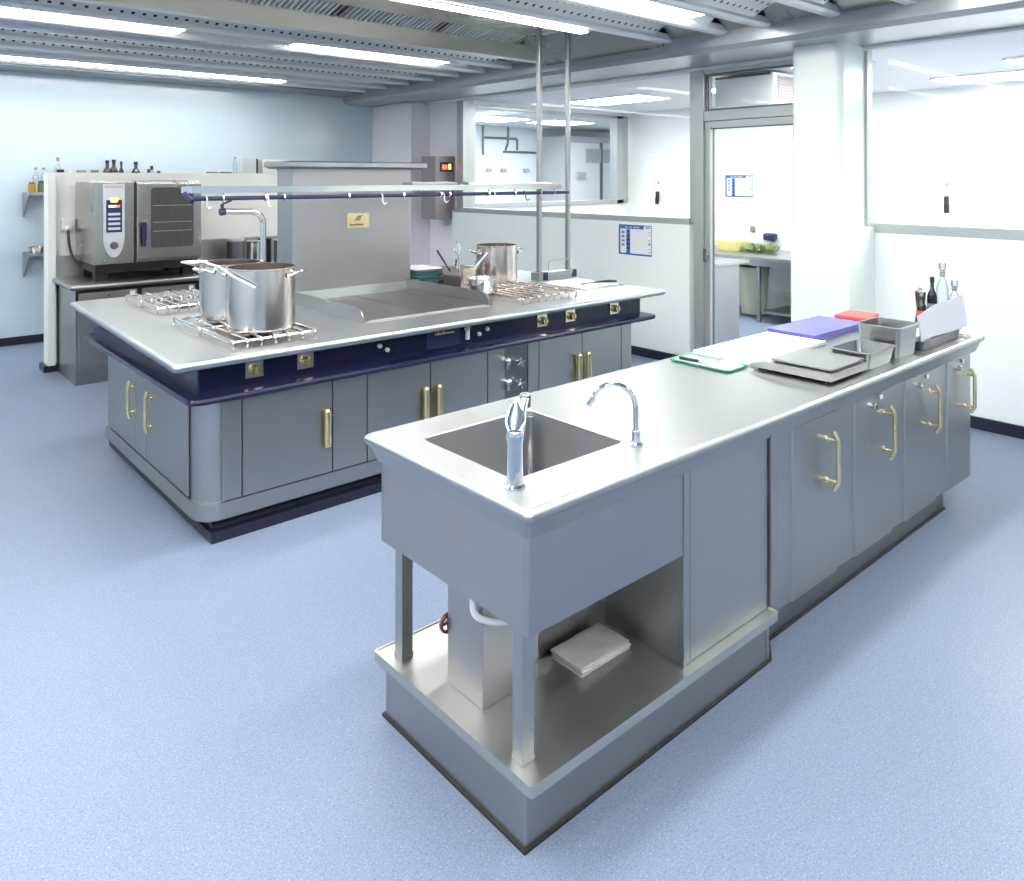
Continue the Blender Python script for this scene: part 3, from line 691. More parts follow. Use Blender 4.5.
# pan supports (wire grids) -- burner parts under them belong to the range
def burner(x, y, s=1):
    b = MB(); b.lathe((x, y, .90), [(.001, .016), (.045 * s, .016), (.05 * s, .008), (.075 * s, .004), (.078 * s, 0)], n=24); return b.build('burner', 'cast', R)
def recess(x0, x1, y0, y1):
    b = MB(); b.rrl([(x0, x1, y0, y1, .04, .8995), (x0 + .004, x1 - .004, y0 + .004, y1 - .004, .04, .9025)]); b.build('burner_tray', 'steel_dull', R)
def grid(x0, x1, y0, y1, nb, lab, m='steel_bright'):
    r = empty('pan_support', ((x0 + x1) / 2, (y0 + y1) / 2, .9), lab, 'pan support')
    z = .94; b = MB()
    b.tube([(p[0], p[1], z - .004) for p in rr(x0 + .015, x1 - .015, y0 + .03, y1 - .03, .02, 0, n=3)], .0065, n=6, closed=True)
    b.build('frame', m, r)
    b = MB()
    for i in range(nb):
        x = x0 + .02 + (x1 - x0 - .04) * i / (nb - 1); ym = (y0 + y1) / 2
        for (ya, yb_) in ((y0, ym - .02 if i % 2 else ym + .0), (y1, ym + .02 if i % 2 else ym)):
            s_ = 1 if ya < yb_ else -1
            b.tube(fillet([(x, ya + s_ * .012, .904), (x, ya, .915), (x, ya, z - .003), (x, ya + s_ * .012, z + .006), (x, yb_, z + .006)], .012, 3), .0058, n=6)
    b.build('bars', m, r); return r
recess(1.46, 1.93, 3.72, 4.60); burner(1.70, 3.97); burner(1.64, 4.40)
grid(1.45, 1.93, 3.74, 4.18, 7, 'bright wire pan support under the large near stockpot at the front of the range')
grid(1.45, 1.93, 4.20, 4.62, 7, 'bright wire pan support under the second stockpot')
recess(1.50, 1.98, 5.02, 5.72); burner(1.72, 5.22); burner(1.74, 5.52)
grid(1.49, 1.97, 5.04, 5.36, 8, 'empty wire pan support behind the second stockpot')
grid(1.49, 1.97, 5.38, 5.74, 8, 'empty wire pan support at the far left corner of the range')
recess(3.44, 3.98, 3.82, 4.62); burner(3.70, 4.02); burner(3.66, 4.40)
grid(3.43, 3.98, 3.80, 4.20, 8, 'dark reddish wire pan support beside the griddle, in front of the tall pot', 'steel_pot')
grid(3.43, 3.98, 4.22, 4.64, 8, 'wire pan support under the tall pot on the right of the range', 'steel_pot')
# stockpots
def pot(x, y, z, r, h, lab, ha=0, hr=.04, nm='stockpot'):
    root = empty(nm, (x, y, z), lab, 'pot')
    b = MB(); t = .004
    b.lathe((x, y, z), [(.001, 0), (r - .012, 0), (r - .003, .006), (r, .02), (r, h - .008), (r + .005, h - .004), (r + .005, h), (r - t, h), (r - t, .012), (.001, .010)], n=56)
    b.build('pot_body', 'steel_pot', root)
    for s_ in (0, 180):
        a = math.radians(ha + s_); u = Vector((math.cos(a), math.sin(a), 0)); v = Vector((-u.y, u.x, 0)); c_ = Vector((x, y, z + h - hr))
        hb = MB(); w_ = .052
        hb.tube(fillet([c_ + u * (r - .003) + v * w_, c_ + u * (r + .012) + v * w_, c_ + u * (r + .062) + v * (w_ * .7) + Vector((0, 0, .022)), c_ + u * (r + .062) - v * (w_ * .7) + Vector((0, 0, .022)), c_ + u * (r + .012) - v * w_, c_ + u * (r - .003) - v * w_], .018, 4), .0065, n=8)
        for q in (-1, 1): hb.cyl(c_ + u * (r - .004) + v * w_ * q, c_ + u * (r + .006) + v * w_ * q, .013, n=10)
        hb.build('handle', 'steel_bright', root)
    return root
pot(1.715, 3.975, .948, .175, .330, 'large shiny stockpot at the front left of the range, nearest of the two', ha=-48)
pot(1.725, 4.43, .948, .168, .315, 'shiny stockpot half hidden behind the nearest large stockpot', ha=200)
# skimmer lying over the rims
r = empty('skimmer', (1.55, 4.1, 1.24), 'white wire ladle with long handle lying across the rims of the two near stockpots', 'ladle')
b = MB(); b.tube([(1.49, 4.27, 1.30), (1.515, 4.05, 1.285), (1.535, 3.90, 1.245), (1.60, 3.785, 1.195)], .006, n=6); b.build('handle', 'white', r)
b = MB()
for k in range(5): b.tube([(1.48 + (.02 + .012 * k) * math.cos(t * .524), 4.31 + (.02 + .012 * k) * math.sin(t * .524), 1.275 + .004 * k) for t in range(12)], .003, n=5, closed=True)
for a in range(6):
    b.tube([(1.48, 4.31, 1.27), (1.48 + .07 * math.cos(a * 1.047), 4.31 + .07 * math.sin(a * 1.047), 1.292)], .003, n=5)
b.build('wire_bowl', 'white', r)
pot(3.86, 4.56, .948, .160, .285, 'tall pot standing on the right hand pan support of the range', ha=165, hr=.06)
# square steel container, round strainer, utensils
def open_pan(nm, x0, x1, y0, y1, z0, z1, lab, m='steel', t=.003, flare=.012, r=.02, lip=.012, cat='container', group=None):
    root = empty(nm, ((x0 + x1) / 2, (y0 + y1) / 2, z0), lab, cat, group); f = flare
    b = MB(); b.rrl([(x0 + f, x1 - f, y0 + f, y1 - f, r, z0), (x0, x1, y0, y1, r, z1 - .004), (x0 - lip, x1 + lip, y0 - lip, y1 + lip, r + lip, z1 - .003), (x0 - lip, x1 + lip, y0 - lip, y1 + lip, r + lip, z1), (x0 + t, x1 - t, y0 + t, y1 - t, r, z1), (x0 + f + t, x1 - f - t, y0 + f + t, y1 - f - t, r, z0 + t)])
    b.build('pan_body', m, root); return root
open_pan('square_container', 3.40, 3.56, 4.42, 4.66, .948, 1.09, 'square steel container of utensils behind the right griddle guard', 'steel_pot')
b = MB(); b.lathe((3.42, 4.19, .948), [(.001, 0), (.085, 0), (.092, .01), (.105, .095), (.115, .098), (.115, .102), (.101, .102), (.082, .014), (.001, .006)], n=32)
b.build('round_strainer', 'steel_bright', label='round shallow steel bowl beside the griddle, in front of the square container', cat='bowl')
open_pan('shallow_pan', 3.60, 3.86, 4.80, 5.0, .90, 1.0, 'wide shallow steel pan behind the square utensil container', 'steel_pot')
def utensil(p, q, m, lab, head='spoon'):
    r = empty('utensil', p, lab, 'utensil'); b = MB(); p = Vector(p); q = Vector(q); b.tube([p, p.lerp(q, .5), q], .006, n=6, rs=[.0045, .006, .008]); b.build('handle', m, r)
    if head == 'whisk':
        b = MB(); d = (q - p).normalized(); o_ = d.orthogonal().normalized(); w_ = d.cross(o_)
        for k in range(4):
            a = k * math.pi / 4; s_ = o_ * math.cos(a) + w_ * math.sin(a)
            b.tube([q, q + d * .04 + s_ * .022, q + d * .09 + s_ * .026, q + d * .12, q + d * .09 - s_ * .026, q + d * .04 - s_ * .022, q], .0016, n=4)
        b.build('whisk_loops', 'steel_bright', r)
    else:
        b = MB(); b.lathe((0, 0, 0), [(.001, 0), (.02, .004), (.03, .014), (.028, .014), (.001, .004)], n=16); b.xf(Matrix.Translation(p)); b.build('spoon_bowl', 'steel_bright', r)
utensil((3.46, 4.52, .96), (3.32, 4.60, 1.22), 'navy_plastic', 'utensil with dark blue handle leaning left in the square container')
utensil((3.46, 4.50, .96), (3.60, 4.36, 1.20), 'white', 'utensil with long white handle leaning right towards the tall pot')
utensil((3.50, 4.55, .96), (3.50, 4.58, 1.16), 'steel_bright', 'steel whisk standing up in the square container', 'whisk')
utensil((3.48, 4.60, .96), (3.42, 4.50, 1.15), 'steel_bright', 'steel spoon leaning over the front edge of the square container')
utensil((3.52, 4.48, .96), (3.56, 4.44, 1.14), 'steel_pot', 'short steel utensil between the whisk and the white handle')
# stack of teal and white trays behind
for k in range(6):
    b = MB(); z = .901 + k * .022
    b.rrl([(3.42, 3.66, 5.00, 5.28, .02, z), (3.40, 3.68, 4.98, 5.30, .02, z + .018), (3.41, 3.67, 4.99, 5.29, .02, z + .018), (3.43, 3.65, 5.01, 5.27, .02, z + .004)])
    b.build('stacked_tray', ['teal', 'white'][k % 2], label=['lowest', 'second lowest', 'third from bottom', 'third from top', 'second from top', 'topmost'][k] + ' ' + ['teal', 'white'][k % 2] + ' tray in the stack right of the extraction box', cat='tray', group='stacked trays beside the extraction box')
# flat lid at back, hob plate at right with tongs
b = MB(); b.lathe((4.30, 5.28, .90), [(.001, .02), (.10, .018), (.15, .03), (.16, .034), (.16, .028), (.15, 0), (.001, 0)], n=32)
b.build('frying_pan', 'cast', label='low dark pan on the range behind the tall pot', cat='pan')
r = empty('hob_plate', (4.5, 4.25, .9), 'flat framed hob plate at the right end of the range', 'hob')
B(4.24, 4.70, 3.98, 4.54, .90, .908, b=.003).build('frame', 'steel_bright', r); B(4.27, 4.67, 4.01, 4.51, .908, .910).build('glass_surface', 'panel_silver', r)
r = empty('tongs', (4.58, 4.18, .91), 'dark handled tongs lying on the hob plate', 'tongs')
b = MB(); b.tube([(4.38, 4.14, .92), (4.46, 4.12, .926), (4.50, 4.12, .92)], .007, n=6); b.tube([(4.36, 4.10, .918), (4.38, 4.14, .92)], .012, n=6); b.build('steel_end', 'steel_bright', r)
b = MB(); b.tube([(4.50, 4.14, .926), (4.62, 4.08, .93), (4.70, 4.07, .924)], .011, n=8, rs=[.006, .012, .009]); b.build('handle', 'black', r)

# ================================================================ near island: worktop
IX0, IX1, IY0, IY1 = 1.315, 4.69, 1.43, 2.25
T = empty('worktop', (3.0, 1.85, .84), 'long pale stainless worktop of the near island with a sink let into its near end', 'worktop')
SX0, SX1, SY0, SY1 = 1.445, 1.92, 1.63, 2.085
b = MB(); h = .018; L = []
L.append(rr(SX0 - .012, SX1 + .012, SY0 - .012, SY1 + .012, .04, .8635)); L.append(rr(IX0 + .03, IX1 - .03, IY0 + .03, IY1 - .03, .01, .8635))
for k in range(9):
    a = math.radians(-90 + 180 * k / 8); e_ = h - h * math.cos(a); L.append(rr(IX0 + e_, IX1 - e_, IY0 + e_, IY1 - e_, .02, .9 - h + h * math.sin(a)))
L.append(rr(IX0 + .03, IX1 - .03, IY0 + .03, IY1 - .03, .015, .8975))
L.append(rr(SX0 - .004, SX1 + .004, SY0 - .004, SY1 + .004, .032, .8975)); L.append(rr(SX0, SX1, SY0, SY1, .03, .894)); L.append(L[0])
b.loops(L); b.build('worktop_sheet', 'steel_top', T)
b = MB(); i_ = .018; L = []
for (q, z_) in ((.018, .864), (.026, .84), (.036, .812), (.05, .812), (.05, .864)): L.append(rr(IX0 + q, IX1 - q, IY0 + q, IY1 - q, .012, z_))
L.append(L[0]); b.loops(L); b.build('worktop_skirt', 'steel_front', T)
b = MB(); b.rrl([(SX0, SX1, SY0, SY1, .03, .8945), (SX0 + .004, SX1 - .004, SY0 + .004, SY1 - .004, .045, .64), (SX0 + .03, SX1 - .03, SY0 + .03, SY1 - .03, .05, .605), (SX0 + .18, SX1 - .18, SY0 + .18, SY1 - .18, .03, .60)], False, True)
ba = b.build('sink_basin', 'basin', T)
b = MB(); b.cyl((1.885, 2.04, .60), (1.885, 2.04, .885), .014, n=16); b.build('corner_highlight', 'chrome', ba)  # chrome rod standing in for the highlight down the basin's far corner
b = MB(); b.lathe((1.685, 1.85, .60), [(.045, .001), (.045, .005), (.035, .006), (.03, .002), (.001, .002)], n=24); b.build('drain', 'chrome', ba)

U = empty('sink_unit', (1.7, 1.85, 0), 'open stainless sink stand with two thin legs and a low shelf on a plinth', 'sink stand')
AX, AY, AYB, UX = 1.355, 1.47, 2.19, 2.585
AZ = .553
b = MB(); b.box(AX, AX + .015, AY, AYB, AZ, .815, b=.002); b.build('end_apron', 'steel_dull', U)
B(AX + .015, 2.03, AY, AY + .015, AZ, .815, b=.002).build('side_apron', 'steel', U)
B(AX + .0, 2.03, AYB - .015, AYB, AZ, .815, b=.002).build('back_apron', 'steel', U)
B(AX - .004, AX + .022, AY - .004, AY + .022, AZ - .002, .815, b=.003).build('corner_strip', 'steel', U)
for (x, y) in ((AX + .004, AY + .030), (AX + .012, AYB - .105)):
    b = MB(); b.box(x, x + .042, y, y + .042, .205, AZ + .01, b=.003); l = b.build('leg', 'steel_front', U)
    b = MB(); b.box(x - .001, x + .043, y - .001, y + .043, .2, .216, b=.001); b.build('foot', 'steel', l)
b = MB(); b.rrl([(1.345, 2.52, 1.475, 2.15, .008, .008), (1.345, 2.52, 1.475, 2.15, .008, .172)]); b.build('plinth', 'steel_front', U)
b = MB(); b.rrl([(1.337, 2.52, 1.467, 2.158, .004, 0), (1.337, 2.52, 1.467, 2.158, .004, .009)]); b.build('plinth_seal', 'black', U)
b = MB(); b.rrl([(1.335, 2.52, 1.44, 2.185, .008, .168), (1.325, 2.53, 1.43, 2.19, .01, .172), (1.325, 2.53, 1.43, 2.19, .01, .203), (1.331, 2.524, 1.436, 2.184, .01, .203), (1.334, 2.521, 1.439, 2.181, .008, .199)])
b.build('shelf_tray', 'steel_tray', U, ang=25)
b = MB(); b.box(2.02, 2.03, AY + .01, AYB - .02, .2, .59); b.build('inner_end_panel', 'steel_dull', U)
b = MB(); b.box(1.62, 2.02, 1.80, 1.81, .2, .59); b.build('inner_back_panel', 'steel_dull', U)
b = MB(); b.rrl([(1.415, 1.64, 1.735, 1.905, .003, .2), (1.415, 1.64, 1.735, 1.905, .003, .59)]); b.build('drain_box', 'steel_dull', U)
# cabinet part to the right of the opening
b = MB(); b.box(2.03, 2.525, AY, AYB, .2, .84, b=.003); b.build('cabinet_panel', 'steel_front', U)
B(2.018, 2.032, AY - .003, AY + .02, .2, .84, b=.002).build('edge_strip', 'steel', U); B(2.055, 2.059, AY - .0015, AY + .01, .21, .835).build('fold_line', 'steel_dull', U)
B(2.53, 2.582, AY - .012, AYB, .165, .845, b=.003).build('end_post', 'steel', U)
# pipes below the sink
r = empty('drain_hose', (1.40, 1.72, .49), 'white bent hose coming out above the drain box under the sink', 'hose')
b = MB(); b.tube(fillet([(1.398, 1.755, .56), (1.395, 1.755, .475), (1.44, 1.715, .455), (1.50, 1.66, .47)], .03, 5), .011, n=10); b.build('hose', 'white', r)
b = MB(); b.lathe((0, 0, 0), [(.024, -.006), (.03, -.006), (.032, 0), (.03, .006), (.024, .006), (.024, -.006)], n=24); b.xf(Matrix.Translation((1.425, 1.915, .375)) @ Matrix.Rotation(math.radians(90), 4, 'X'))
b.cyl((1.40, 1.915, .375), (1.45, 1.915, .375), .004, n=6); b.cyl((1.425, 1.915, .35), (1.425, 1.915, .40), .004, n=6); b.cyl((1.425, 1.903, .375), (1.425, 1.92, .375), .008, n=8)
b.build('valve_wheel', mat('dark_red_plastic', (.18, .03, .03), .4), label='dark red valve wheel at the back of the drain box under the sink', cat='valve')
# folded floor cloth
def folded(x0, x1, y0, y1, z0, h, ang, nm, lab, m='cloth', layers=3):
    b = MB(); c_ = ((x0 + x1) / 2, (y0 + y1) / 2, 0)
    for k in range(layers):
        o_ = random.uniform(-.008, .008); zz = z0 + h * k / layers; hh = h / layers
        n1, n2 = 12, 8; t = []
        for j in range(n2 + 1):
            t.append([(x0 + o_ + (x1 - x0) * i / n1, y0 - o_ + (y1 - y0) * j / n2, zz + hh * (.88 + .12 * math.sin(i * .9 + j * .7 + k)) - (hh * .35 if i in (0, n1) or j in (0, n2) else 0)) for i in range(n1 + 1)])
        bot = [[(p[0], p[1], zz + .0005) for p in l] for l in t]
        b.loops(t, closed_ring=False); b.loops(bot, closed_ring=False)
        per = lambda g_: g_[0] + [l[-1] for l in g_[1:]] + g_[-1][::-1][1:] + [l[0] for l in g_[1:-1]][::-1]
        b.loops([per(t), per(bot)])
    b.rotz(ang, c_); return b.build(nm, m, label=lab, cat='cloth', ang=60)
folded(1.74, 1.97, 1.64, 1.775, .2005, .032, 0, 'floor_cloth', 'folded white cloth on the low shelf under the sink', layers=3)

# refrigerated cabinet
F = empty('refrigerated_cabinet', (3.6, 1.85, 0), 'stainless under-counter cabinet with four doors and brass handles, right of the sink stand', 'cabinet')
b = MB(); b.box(2.59, 4.635, 1.52, 2.19, .15, .84); b.build('body', 'steel_dull', F)
B(2.592, 4.636, 1.514, 1.53, .145, .84).build('gap_shade_plate', 'black', F)  # black plate behind the doors, paints the shade in their gaps
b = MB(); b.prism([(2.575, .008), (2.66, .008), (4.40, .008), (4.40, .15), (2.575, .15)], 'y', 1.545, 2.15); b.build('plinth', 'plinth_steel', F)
b = MB(); b.prism([(2.52, 1.476), (2.545, 1.476), (2.645, 1.542), (2.645, 1.60), (2.52, 1.60)], 'z', .008, .165); b.build('plinth_corner', 'steel_front', F)
b = MB(); b.prism([(2.521, 1.468), (2.55, 1.468), (2.65, 1.535), (4.405, 1.535), (4.405, 2.14), (2.521, 2.14)], 'z', 0, .009); b.build('plinth_seal', 'black', F)
B(4.40, 4.63, 1.56, 2.15, .10, .16).build('rear_foot', 'steel', F)
edges = [(2.595, 2.745, 3.095), (3.105, 3.265, 3.63), (3.645, 3.785, 4.155), (4.17, 4.31, 4.637)]
for i, (x0, xf_, x1) in enumerate(edges):
    zt, zb = .795, .135
    d = MB(); d.prism([(x0, 1.500), (xf_ - .006, 1.498), (xf_, 1.492), (x1 - .004, 1.489), (x1, 1.492), (x1, 1.525), (x0, 1.525)], 'z', zb, zt)
    d = d.build('door', 'steel_front', F)
    door_handle(d, x1 - .095, 1.488, .50, .735, 'y', 'brass', .05)
    if i:
        lx = {1: 3.42, 2: 3.93, 3: 4.45}[i]
        k = MB(); k.cyl((lx, 1.495, .748), (lx, 1.474, .748), .014, n=14); k.cyl((lx, 1.474, .748), (lx, 1.470, .748), .014, .009, n=14); k.build('lock', 'chrome', d)
        B(x1 - .14, x1 - .115, 1.482, 1.488, .765, .785).build('small_sticker', 'white', d)
# taps
r = empty('lever_mixer_tap', (1.40, 1.59, .9), 'chrome single lever mixer tap at the near corner of the sink', 'tap')
tx, ty = 1.408, 1.585
b = MB(); b.lathe((tx, ty, .8975), [(.001, 0), (.030, 0), (.030, .006), (.023, .012), (.022, .06), (.022, .125), (.025, .135), (.025, .150), (.020, .158), (.001, .160)], n=28); b.build('tap_body', 'chrome', r)
b = MB(); b.tube([(tx + .005, ty + .005, 1.0), (tx + .055, ty + .042, 1.045), (tx + .105, ty + .082, 1.085), (tx + .132, ty + .102, 1.098)], .014, n=14, rs=[.019, .016, .013, .013]); b.build('spout', 'chrome', r)
b = MB(); b.cyl((tx + .130, ty + .100, 1.108), (tx + .134, ty + .103, 1.072), .017, .015, n=16); b.build('aerator', 'alu_dark', r)
b = MB(); L_ = []
for k in range(9):
    t_ = k / 8; w_ = .004 + .030 * math.sin(math.pi * min(1, t_ * .86 + .14)) ** .8 * (1 - .45 * t_)
    c_ = Vector((tx - .014 + .06 * t_, ty - .014 + .06 * t_, 1.058 + .062 * t_)); u_ = Vector((-.7071, .7071, 0)); n_v = Vector((-.4, -.4, .8)).normalized()
    L_.append([c_ + u_ * (w_ * math.cos(2 * math.pi * q_ / 14)) + n_v * (.008 * math.sin(2 * math.pi * q_ / 14)) for q_ in range(14)])
b.loops(L_, True, True); b.build('lever', 'chrome', r)
r = empty('swan_neck_tap', (1.915, 1.575, .9), 'slender chrome swan neck tap on the right of the sink', 'tap')
b = MB(); b.lathe((1.915, 1.575, .8975), [(.001, 0), (.022, 0), (.022, .008), (.014, .014), (.014, .045), (.011, .05), (.001, .05)], n=20); b.build('tap_base', 'chrome', r)
p = [(1.915, 1.575, .94), (1.915, 1.577, 1.02)]
sx_, sy_ = -.050, .050
for k in range(1, 11):
    a = math.pi * k / 10 * .86
    p.append((1.915 + sx_ * (1 - math.cos(a)) , 1.577 + sy_ * (1 - math.cos(a)), 1.02 + .072 * math.sin(a)))
b = MB(); b.tube(p, .0085, n=10); b.build('neck', 'chrome', r)
q0, q1 = Vector(p[-1]), Vector(p[-1]) + (Vector(p[-1]) - Vector(p[-2])).normalized() * .03
b = MB(); b.cyl(q0, q1, .013, n=14); b.build('spout_end', 'chrome', r)

# things on the near worktop
ZT = .8978
B(3.12, 3.80, 1.885, 2.215, ZT, ZT + .02, b=.004).build('cutting_board', 'whiteboard', label='large white cutting board lying on the near worktop', cat='cutting board')
b = B(3.815, 4.39, 1.95, 2.225, ZT, ZT + .035, b=.004); b.build('cutting_board', 'blueboard', label='blue cutting board lying behind the white one', cat='cutting board')
B(4.40, 4.68, 1.94, 2.16, ZT, ZT + .022, b=.004).build('cutting_board', 'blueboard', label='small dark blue board underneath the red board', cat='cutting board')
b = MB().box(4.45, 4.67, 1.98, 2.16, ZT + .0225, ZT + .045, b=.006).rotz(4, (4.5, 2.1, 0)); b.build('cutting_board', 'red', label='red board lying on top of the small dark blue board', cat='cutting board')
# green edged tray with knife and spatula
r = empty('shallow_tray', (3.0, 2.05, .9), 'clear tray with green rim holding knives, left of the white cutting board', 'tray')
b = MB(); b.rrl([(2.93, 3.08, 1.90, 2.20, .01, ZT), (2.93, 3.08, 1.90, 2.20, .01, ZT + .006)]); b.build('tray_body', 'white', r)
b = MB(); b.tube([(q[0], q[1], ZT + .008) for q in rr(2.925, 3.085, 1.895, 2.205, .015, 0, n=3)], .0045, n=6, closed=True); b.build('green_rim', 'green', r)
def knife(x, y, L_, ang, hm, lab, z=ZT + .007):
    k = empty('knife', (x, y, z), lab, 'knife')
    b = MB(); b.prism([(x, y - .012), (x + L_ * .6, y - .003), (x + L_ * .62, y), (x, y + .012)], 'z', z, z + .002).rotz(ang, (x, y, 0)); b.build('blade', 'steel_bright', k)
    b = MB(); b.box(x - L_ * .4, x + .001, y - .010, y + .010, z, z + .014, b=.004).rotz(ang, (x, y, 0)); b.build('handle', hm, k)
knife(2.97, 2.08, .24, -85, 'black', 'knife with black handle lying in the green rimmed tray')
knife(3.04, 2.00, .24, 92, 'white', 'knife with white handle lying next to the black handled knife')
# small dark bits
for x, y, lab in ((3.075, 1.80, 'left tiny dark bottle stopper in front of the white cutting board'), (3.17, 1.80, 'right tiny dark bottle stopper beside the corner of the white cutting board')):
    MB().lathe((x, y, ZT), [(.001, 0), (.014, 0), (.014, .006), (.007, .008), (.006, .016), (.001, .017)], n=14).build('stopper', 'black', label=lab, cat='stopper')
# scale
r = empty('kitchen_scale', (3.24, 1.68, .9), 'stainless flat kitchen scale nearest the front edge of the worktop', 'scale')
b = MB()
b.prism([(1.50, .9 + .012), (1.50, .943), (1.80, .943), (1.87, .925), (1.87, .912)], 'x', 3.065, 3.40); b.build('scale_body', mat('scale_steel', (.45, .45, .43), .35, .6), r)
b = MB()
for x in (3.09, 3.37):
    for y in (1.53, 1.83): b.cyl((x, y, ZT), (x, y, .914), .014, n=12)
b.build('feet', 'black', r)
b = MB(); b.rrl([(3.085, 3.385, 1.51, 1.78, .01, .951), (3.08, 3.39, 1.505, 1.785, .012, .954), (3.08, 3.39, 1.505, 1.785, .012, .960)]); b.build('weighing_plate', 'steel_top', r)
b = MB(); b.box(3.10, 3.37, 1.52, 1.77, .943, .951); b.build('plate_mount', 'black', r)
open_pan('gastronorm_pan', 3.42, 3.69, 1.50, 1.68, ZT, .975, 'low steel pan standing right behind the scale', 'steel', cat='pan')
open_pan('gastronorm_pan', 3.735, 3.965, 1.50, 1.70, ZT, 1.045, 'deeper steel pan behind the low one, next to the dark tray', 'steel', cat='pan')
# dark tray with papers and tilted white plastic sheet
r = empty('serving_tray', (4.22, 1.63, .9), 'dark grey tray near the far end of the worktop front edge', 'tray')
b = MB(); b.rrl([(4.01, 4.50, 1.505, 1.66, .02, ZT), (4.0, 4.51, 1.495, 1.67, .02, ZT + .045), (4.006, 4.504, 1.501, 1.664, .02, ZT + .045), (4.02, 4.49, 1.515, 1.65, .02, ZT + .006)]); b.build('tray_body', mat('dark_grey_plastic', (.07, .07, .09), .4), r)
b = MB(); L = []
for j in range(5):
    L.append([(4.0 + .60 * i / 8 + .02 * j, 1.50 + .05 * (j / 4) + .012 * math.sin(i * .5), ZT + .048 + .028 * j + .006 * i * (j / 4) + .004 * math.sin(i + j)) for i in range(9)])
L2 = [[(p_[0], p_[1] + .004, p_[2]) for p_ in l] for l in L[::-1]]
b.loops(L + L2 + [L[0]], closed_ring=False)
b.build('plastic_sheet', mat('translucent_white_sheet', (.46, .47, .53), .3), label='bent white plastic sheet leaning out of the dark tray', cat='sheet')
folded(4.03, 4.25, 1.54, 1.64, ZT + .008, .065, 3, 'paper_stack', 'heap of white paper lying in the left of the dark tray', 'paper', 3)
folded(4.525, 4.62, 1.48, 1.55, ZT, .025, 10, 'napkin', 'white napkin on the worktop corner right of the dark tray', 'paper', 2)
b = MB(); b.tube([(4.54, 1.58, .915), (4.57, 1.575, .93), (4.61, 1.57, .92)], .02, n=8, rs=[.008, .020, .012]); b.build('scouring_pad', 'black', label='small black object beside the white napkin at the worktop corner', cat='pad')
# pepper mill and bottles
def lathe_thing(nm, x, y, z, parts, lab, cat):
    r = empty(nm, (x, y, z), lab, cat)
    for pn, prof, m in parts: MB().lathe((x, y, z), prof, n=24).build(pn, m, r)
    return r
lathe_thing('pepper_mill', 4.62, 1.74, ZT, [('mill_body', [(.001, 0), (.030, 0), (.030, .03), (.022, .08), (.020, .11), (.026, .17), (.028, .205), (.001, .206)], 'brown'), ('mill_knob', [(.001, .206), (.030, .207), (.030, .212), (.010, .217), (.011, .228), (.001, .234)], 'steel_bright')], 'dark brown wooden pepper mill standing left of the bottles', 'pepper mill')
def bottle(x, y, z, h, r0, body, cap, lab, label_m=None, label_z=(.3, .6), fill=None, nm='bottle', g=None, capm=None):
    r = empty(nm, (x, y, z), lab, 'bottle', g); hn = h * .62
    MB().lathe((x, y, z), [(.001, 0), (r0, 0), (r0, hn), (r0 * .8, hn + h * .07), (r0 * .38, hn + h * .16), (r0 * .36, h * .93), (r0 * .40, h * .95), (.001, h * .95)], n=20).build('glass_body', body, r)
    MB().lathe((x, y, z), [(.001, h * .9), (r0 * .46, h * .9), (r0 * .46, h), (.001, h)], n=14).build('cap', cap, r)
    if label_m: MB().lathe((x, y, z), [(r0, h * label_z[0]), (r0 + .0012, h * label_z[0]), (r0 + .0012, h * label_z[1]), (r0, h * label_z[1])], n=20).build('label', label_m, r)
    if fill: MB().lathe((x, y, z), [(.001, .004), (r0 - .003, .004), (r0 - .003, h * fill[1]), (.001, h * fill[1])], n=20).build('contents', fill[0], r)
    return r
bo = bottle(4.545, 1.705, ZT, .215, .024, 'greenglass', 'steel_bright', 'small green bottle with red topped label in front of the pepper mill', 'green', (.05, .35))
MB().lathe((4.545, 1.705, ZT), [(.0245, .08), (.0258, .08), (.0258, .115), (.0245, .115)], n=20).build('neck_label', 'red', bo)
bottle(4.64, 1.685, ZT, .295, .026, 'bottle_dark', 'black', 'tall dark bottle with black neck behind the small green bottle', 'grey_print', (.42, .5))
def spirit(x, y, h, lab, fill=None):
    r = bottle(x, y, ZT, h, .032, 'clear', 'panel_silver', lab, None, fill=fill)
    b = MB()
    for k in range(3):
        b.lathe((x, y, ZT), [(.0125, h * (.80 + .04 * k)), (.0145, h * (.80 + .04 * k)), (.0145, h * (.825 + .04 * k)), (.0125, h * (.825 + .04 * k))], n=14)
    for dx, dy in ((.010, -.009), (-.010, .009)): b.box(x + dx - .006, x + dx + .006, y + dy - .006, y + dy + .006, ZT + h - .035, ZT + h, b=.003)
    b.build('pourer', 'grey_print', r)
spirit(4.64, 1.632, .378, 'tallest clear bottle with dark pourer and yellow oil inside', ('yellow', .30))
spirit(4.655, 1.575, .285, 'clear bottle with dark pourer, right of the tallest one')

# ================================================================ back left: partition, oven, table, wall shelves
b = MB(); b.box(1.44, 3.95, 8.0, 8.12, .06, 1.80); b.box(1.44, 1.5, 7.93, 8.0, .06, 1.80); b.build('wall_partition', 'cream', kind='structure')
B(1.41, 3.95, 7.95, 8.16, 0, .06).build('baseboard_partition', 'plinth_dark', kind='structure')
B(3.46, 3.76, 7.98, 8.14, 1.801, 1.95).build('trim_4', 'cream', kind='structure')
B(3.62, 3.74, 7.965, 7.98, 1.825, 1.90).build('vent_grille', 'alu_dark', label='small dark square vent just left of the extraction box cap', cat='vent')
t = empty('oven_table', (2.0, 7.6, 0), 'stainless cabinet table carrying the combi oven against the cream partition', 'table')
b = MB(); b.rrl(bullnose(1.47, 2.56, 7.22, 7.99, .85, .045, .01, .012)); b.build('table_top', 'steel', t)
b = MB(); b.box(1.52, 2.53, 7.27, 7.97, .13, .805, b=.004); b.build('body', 'steel_front', t)
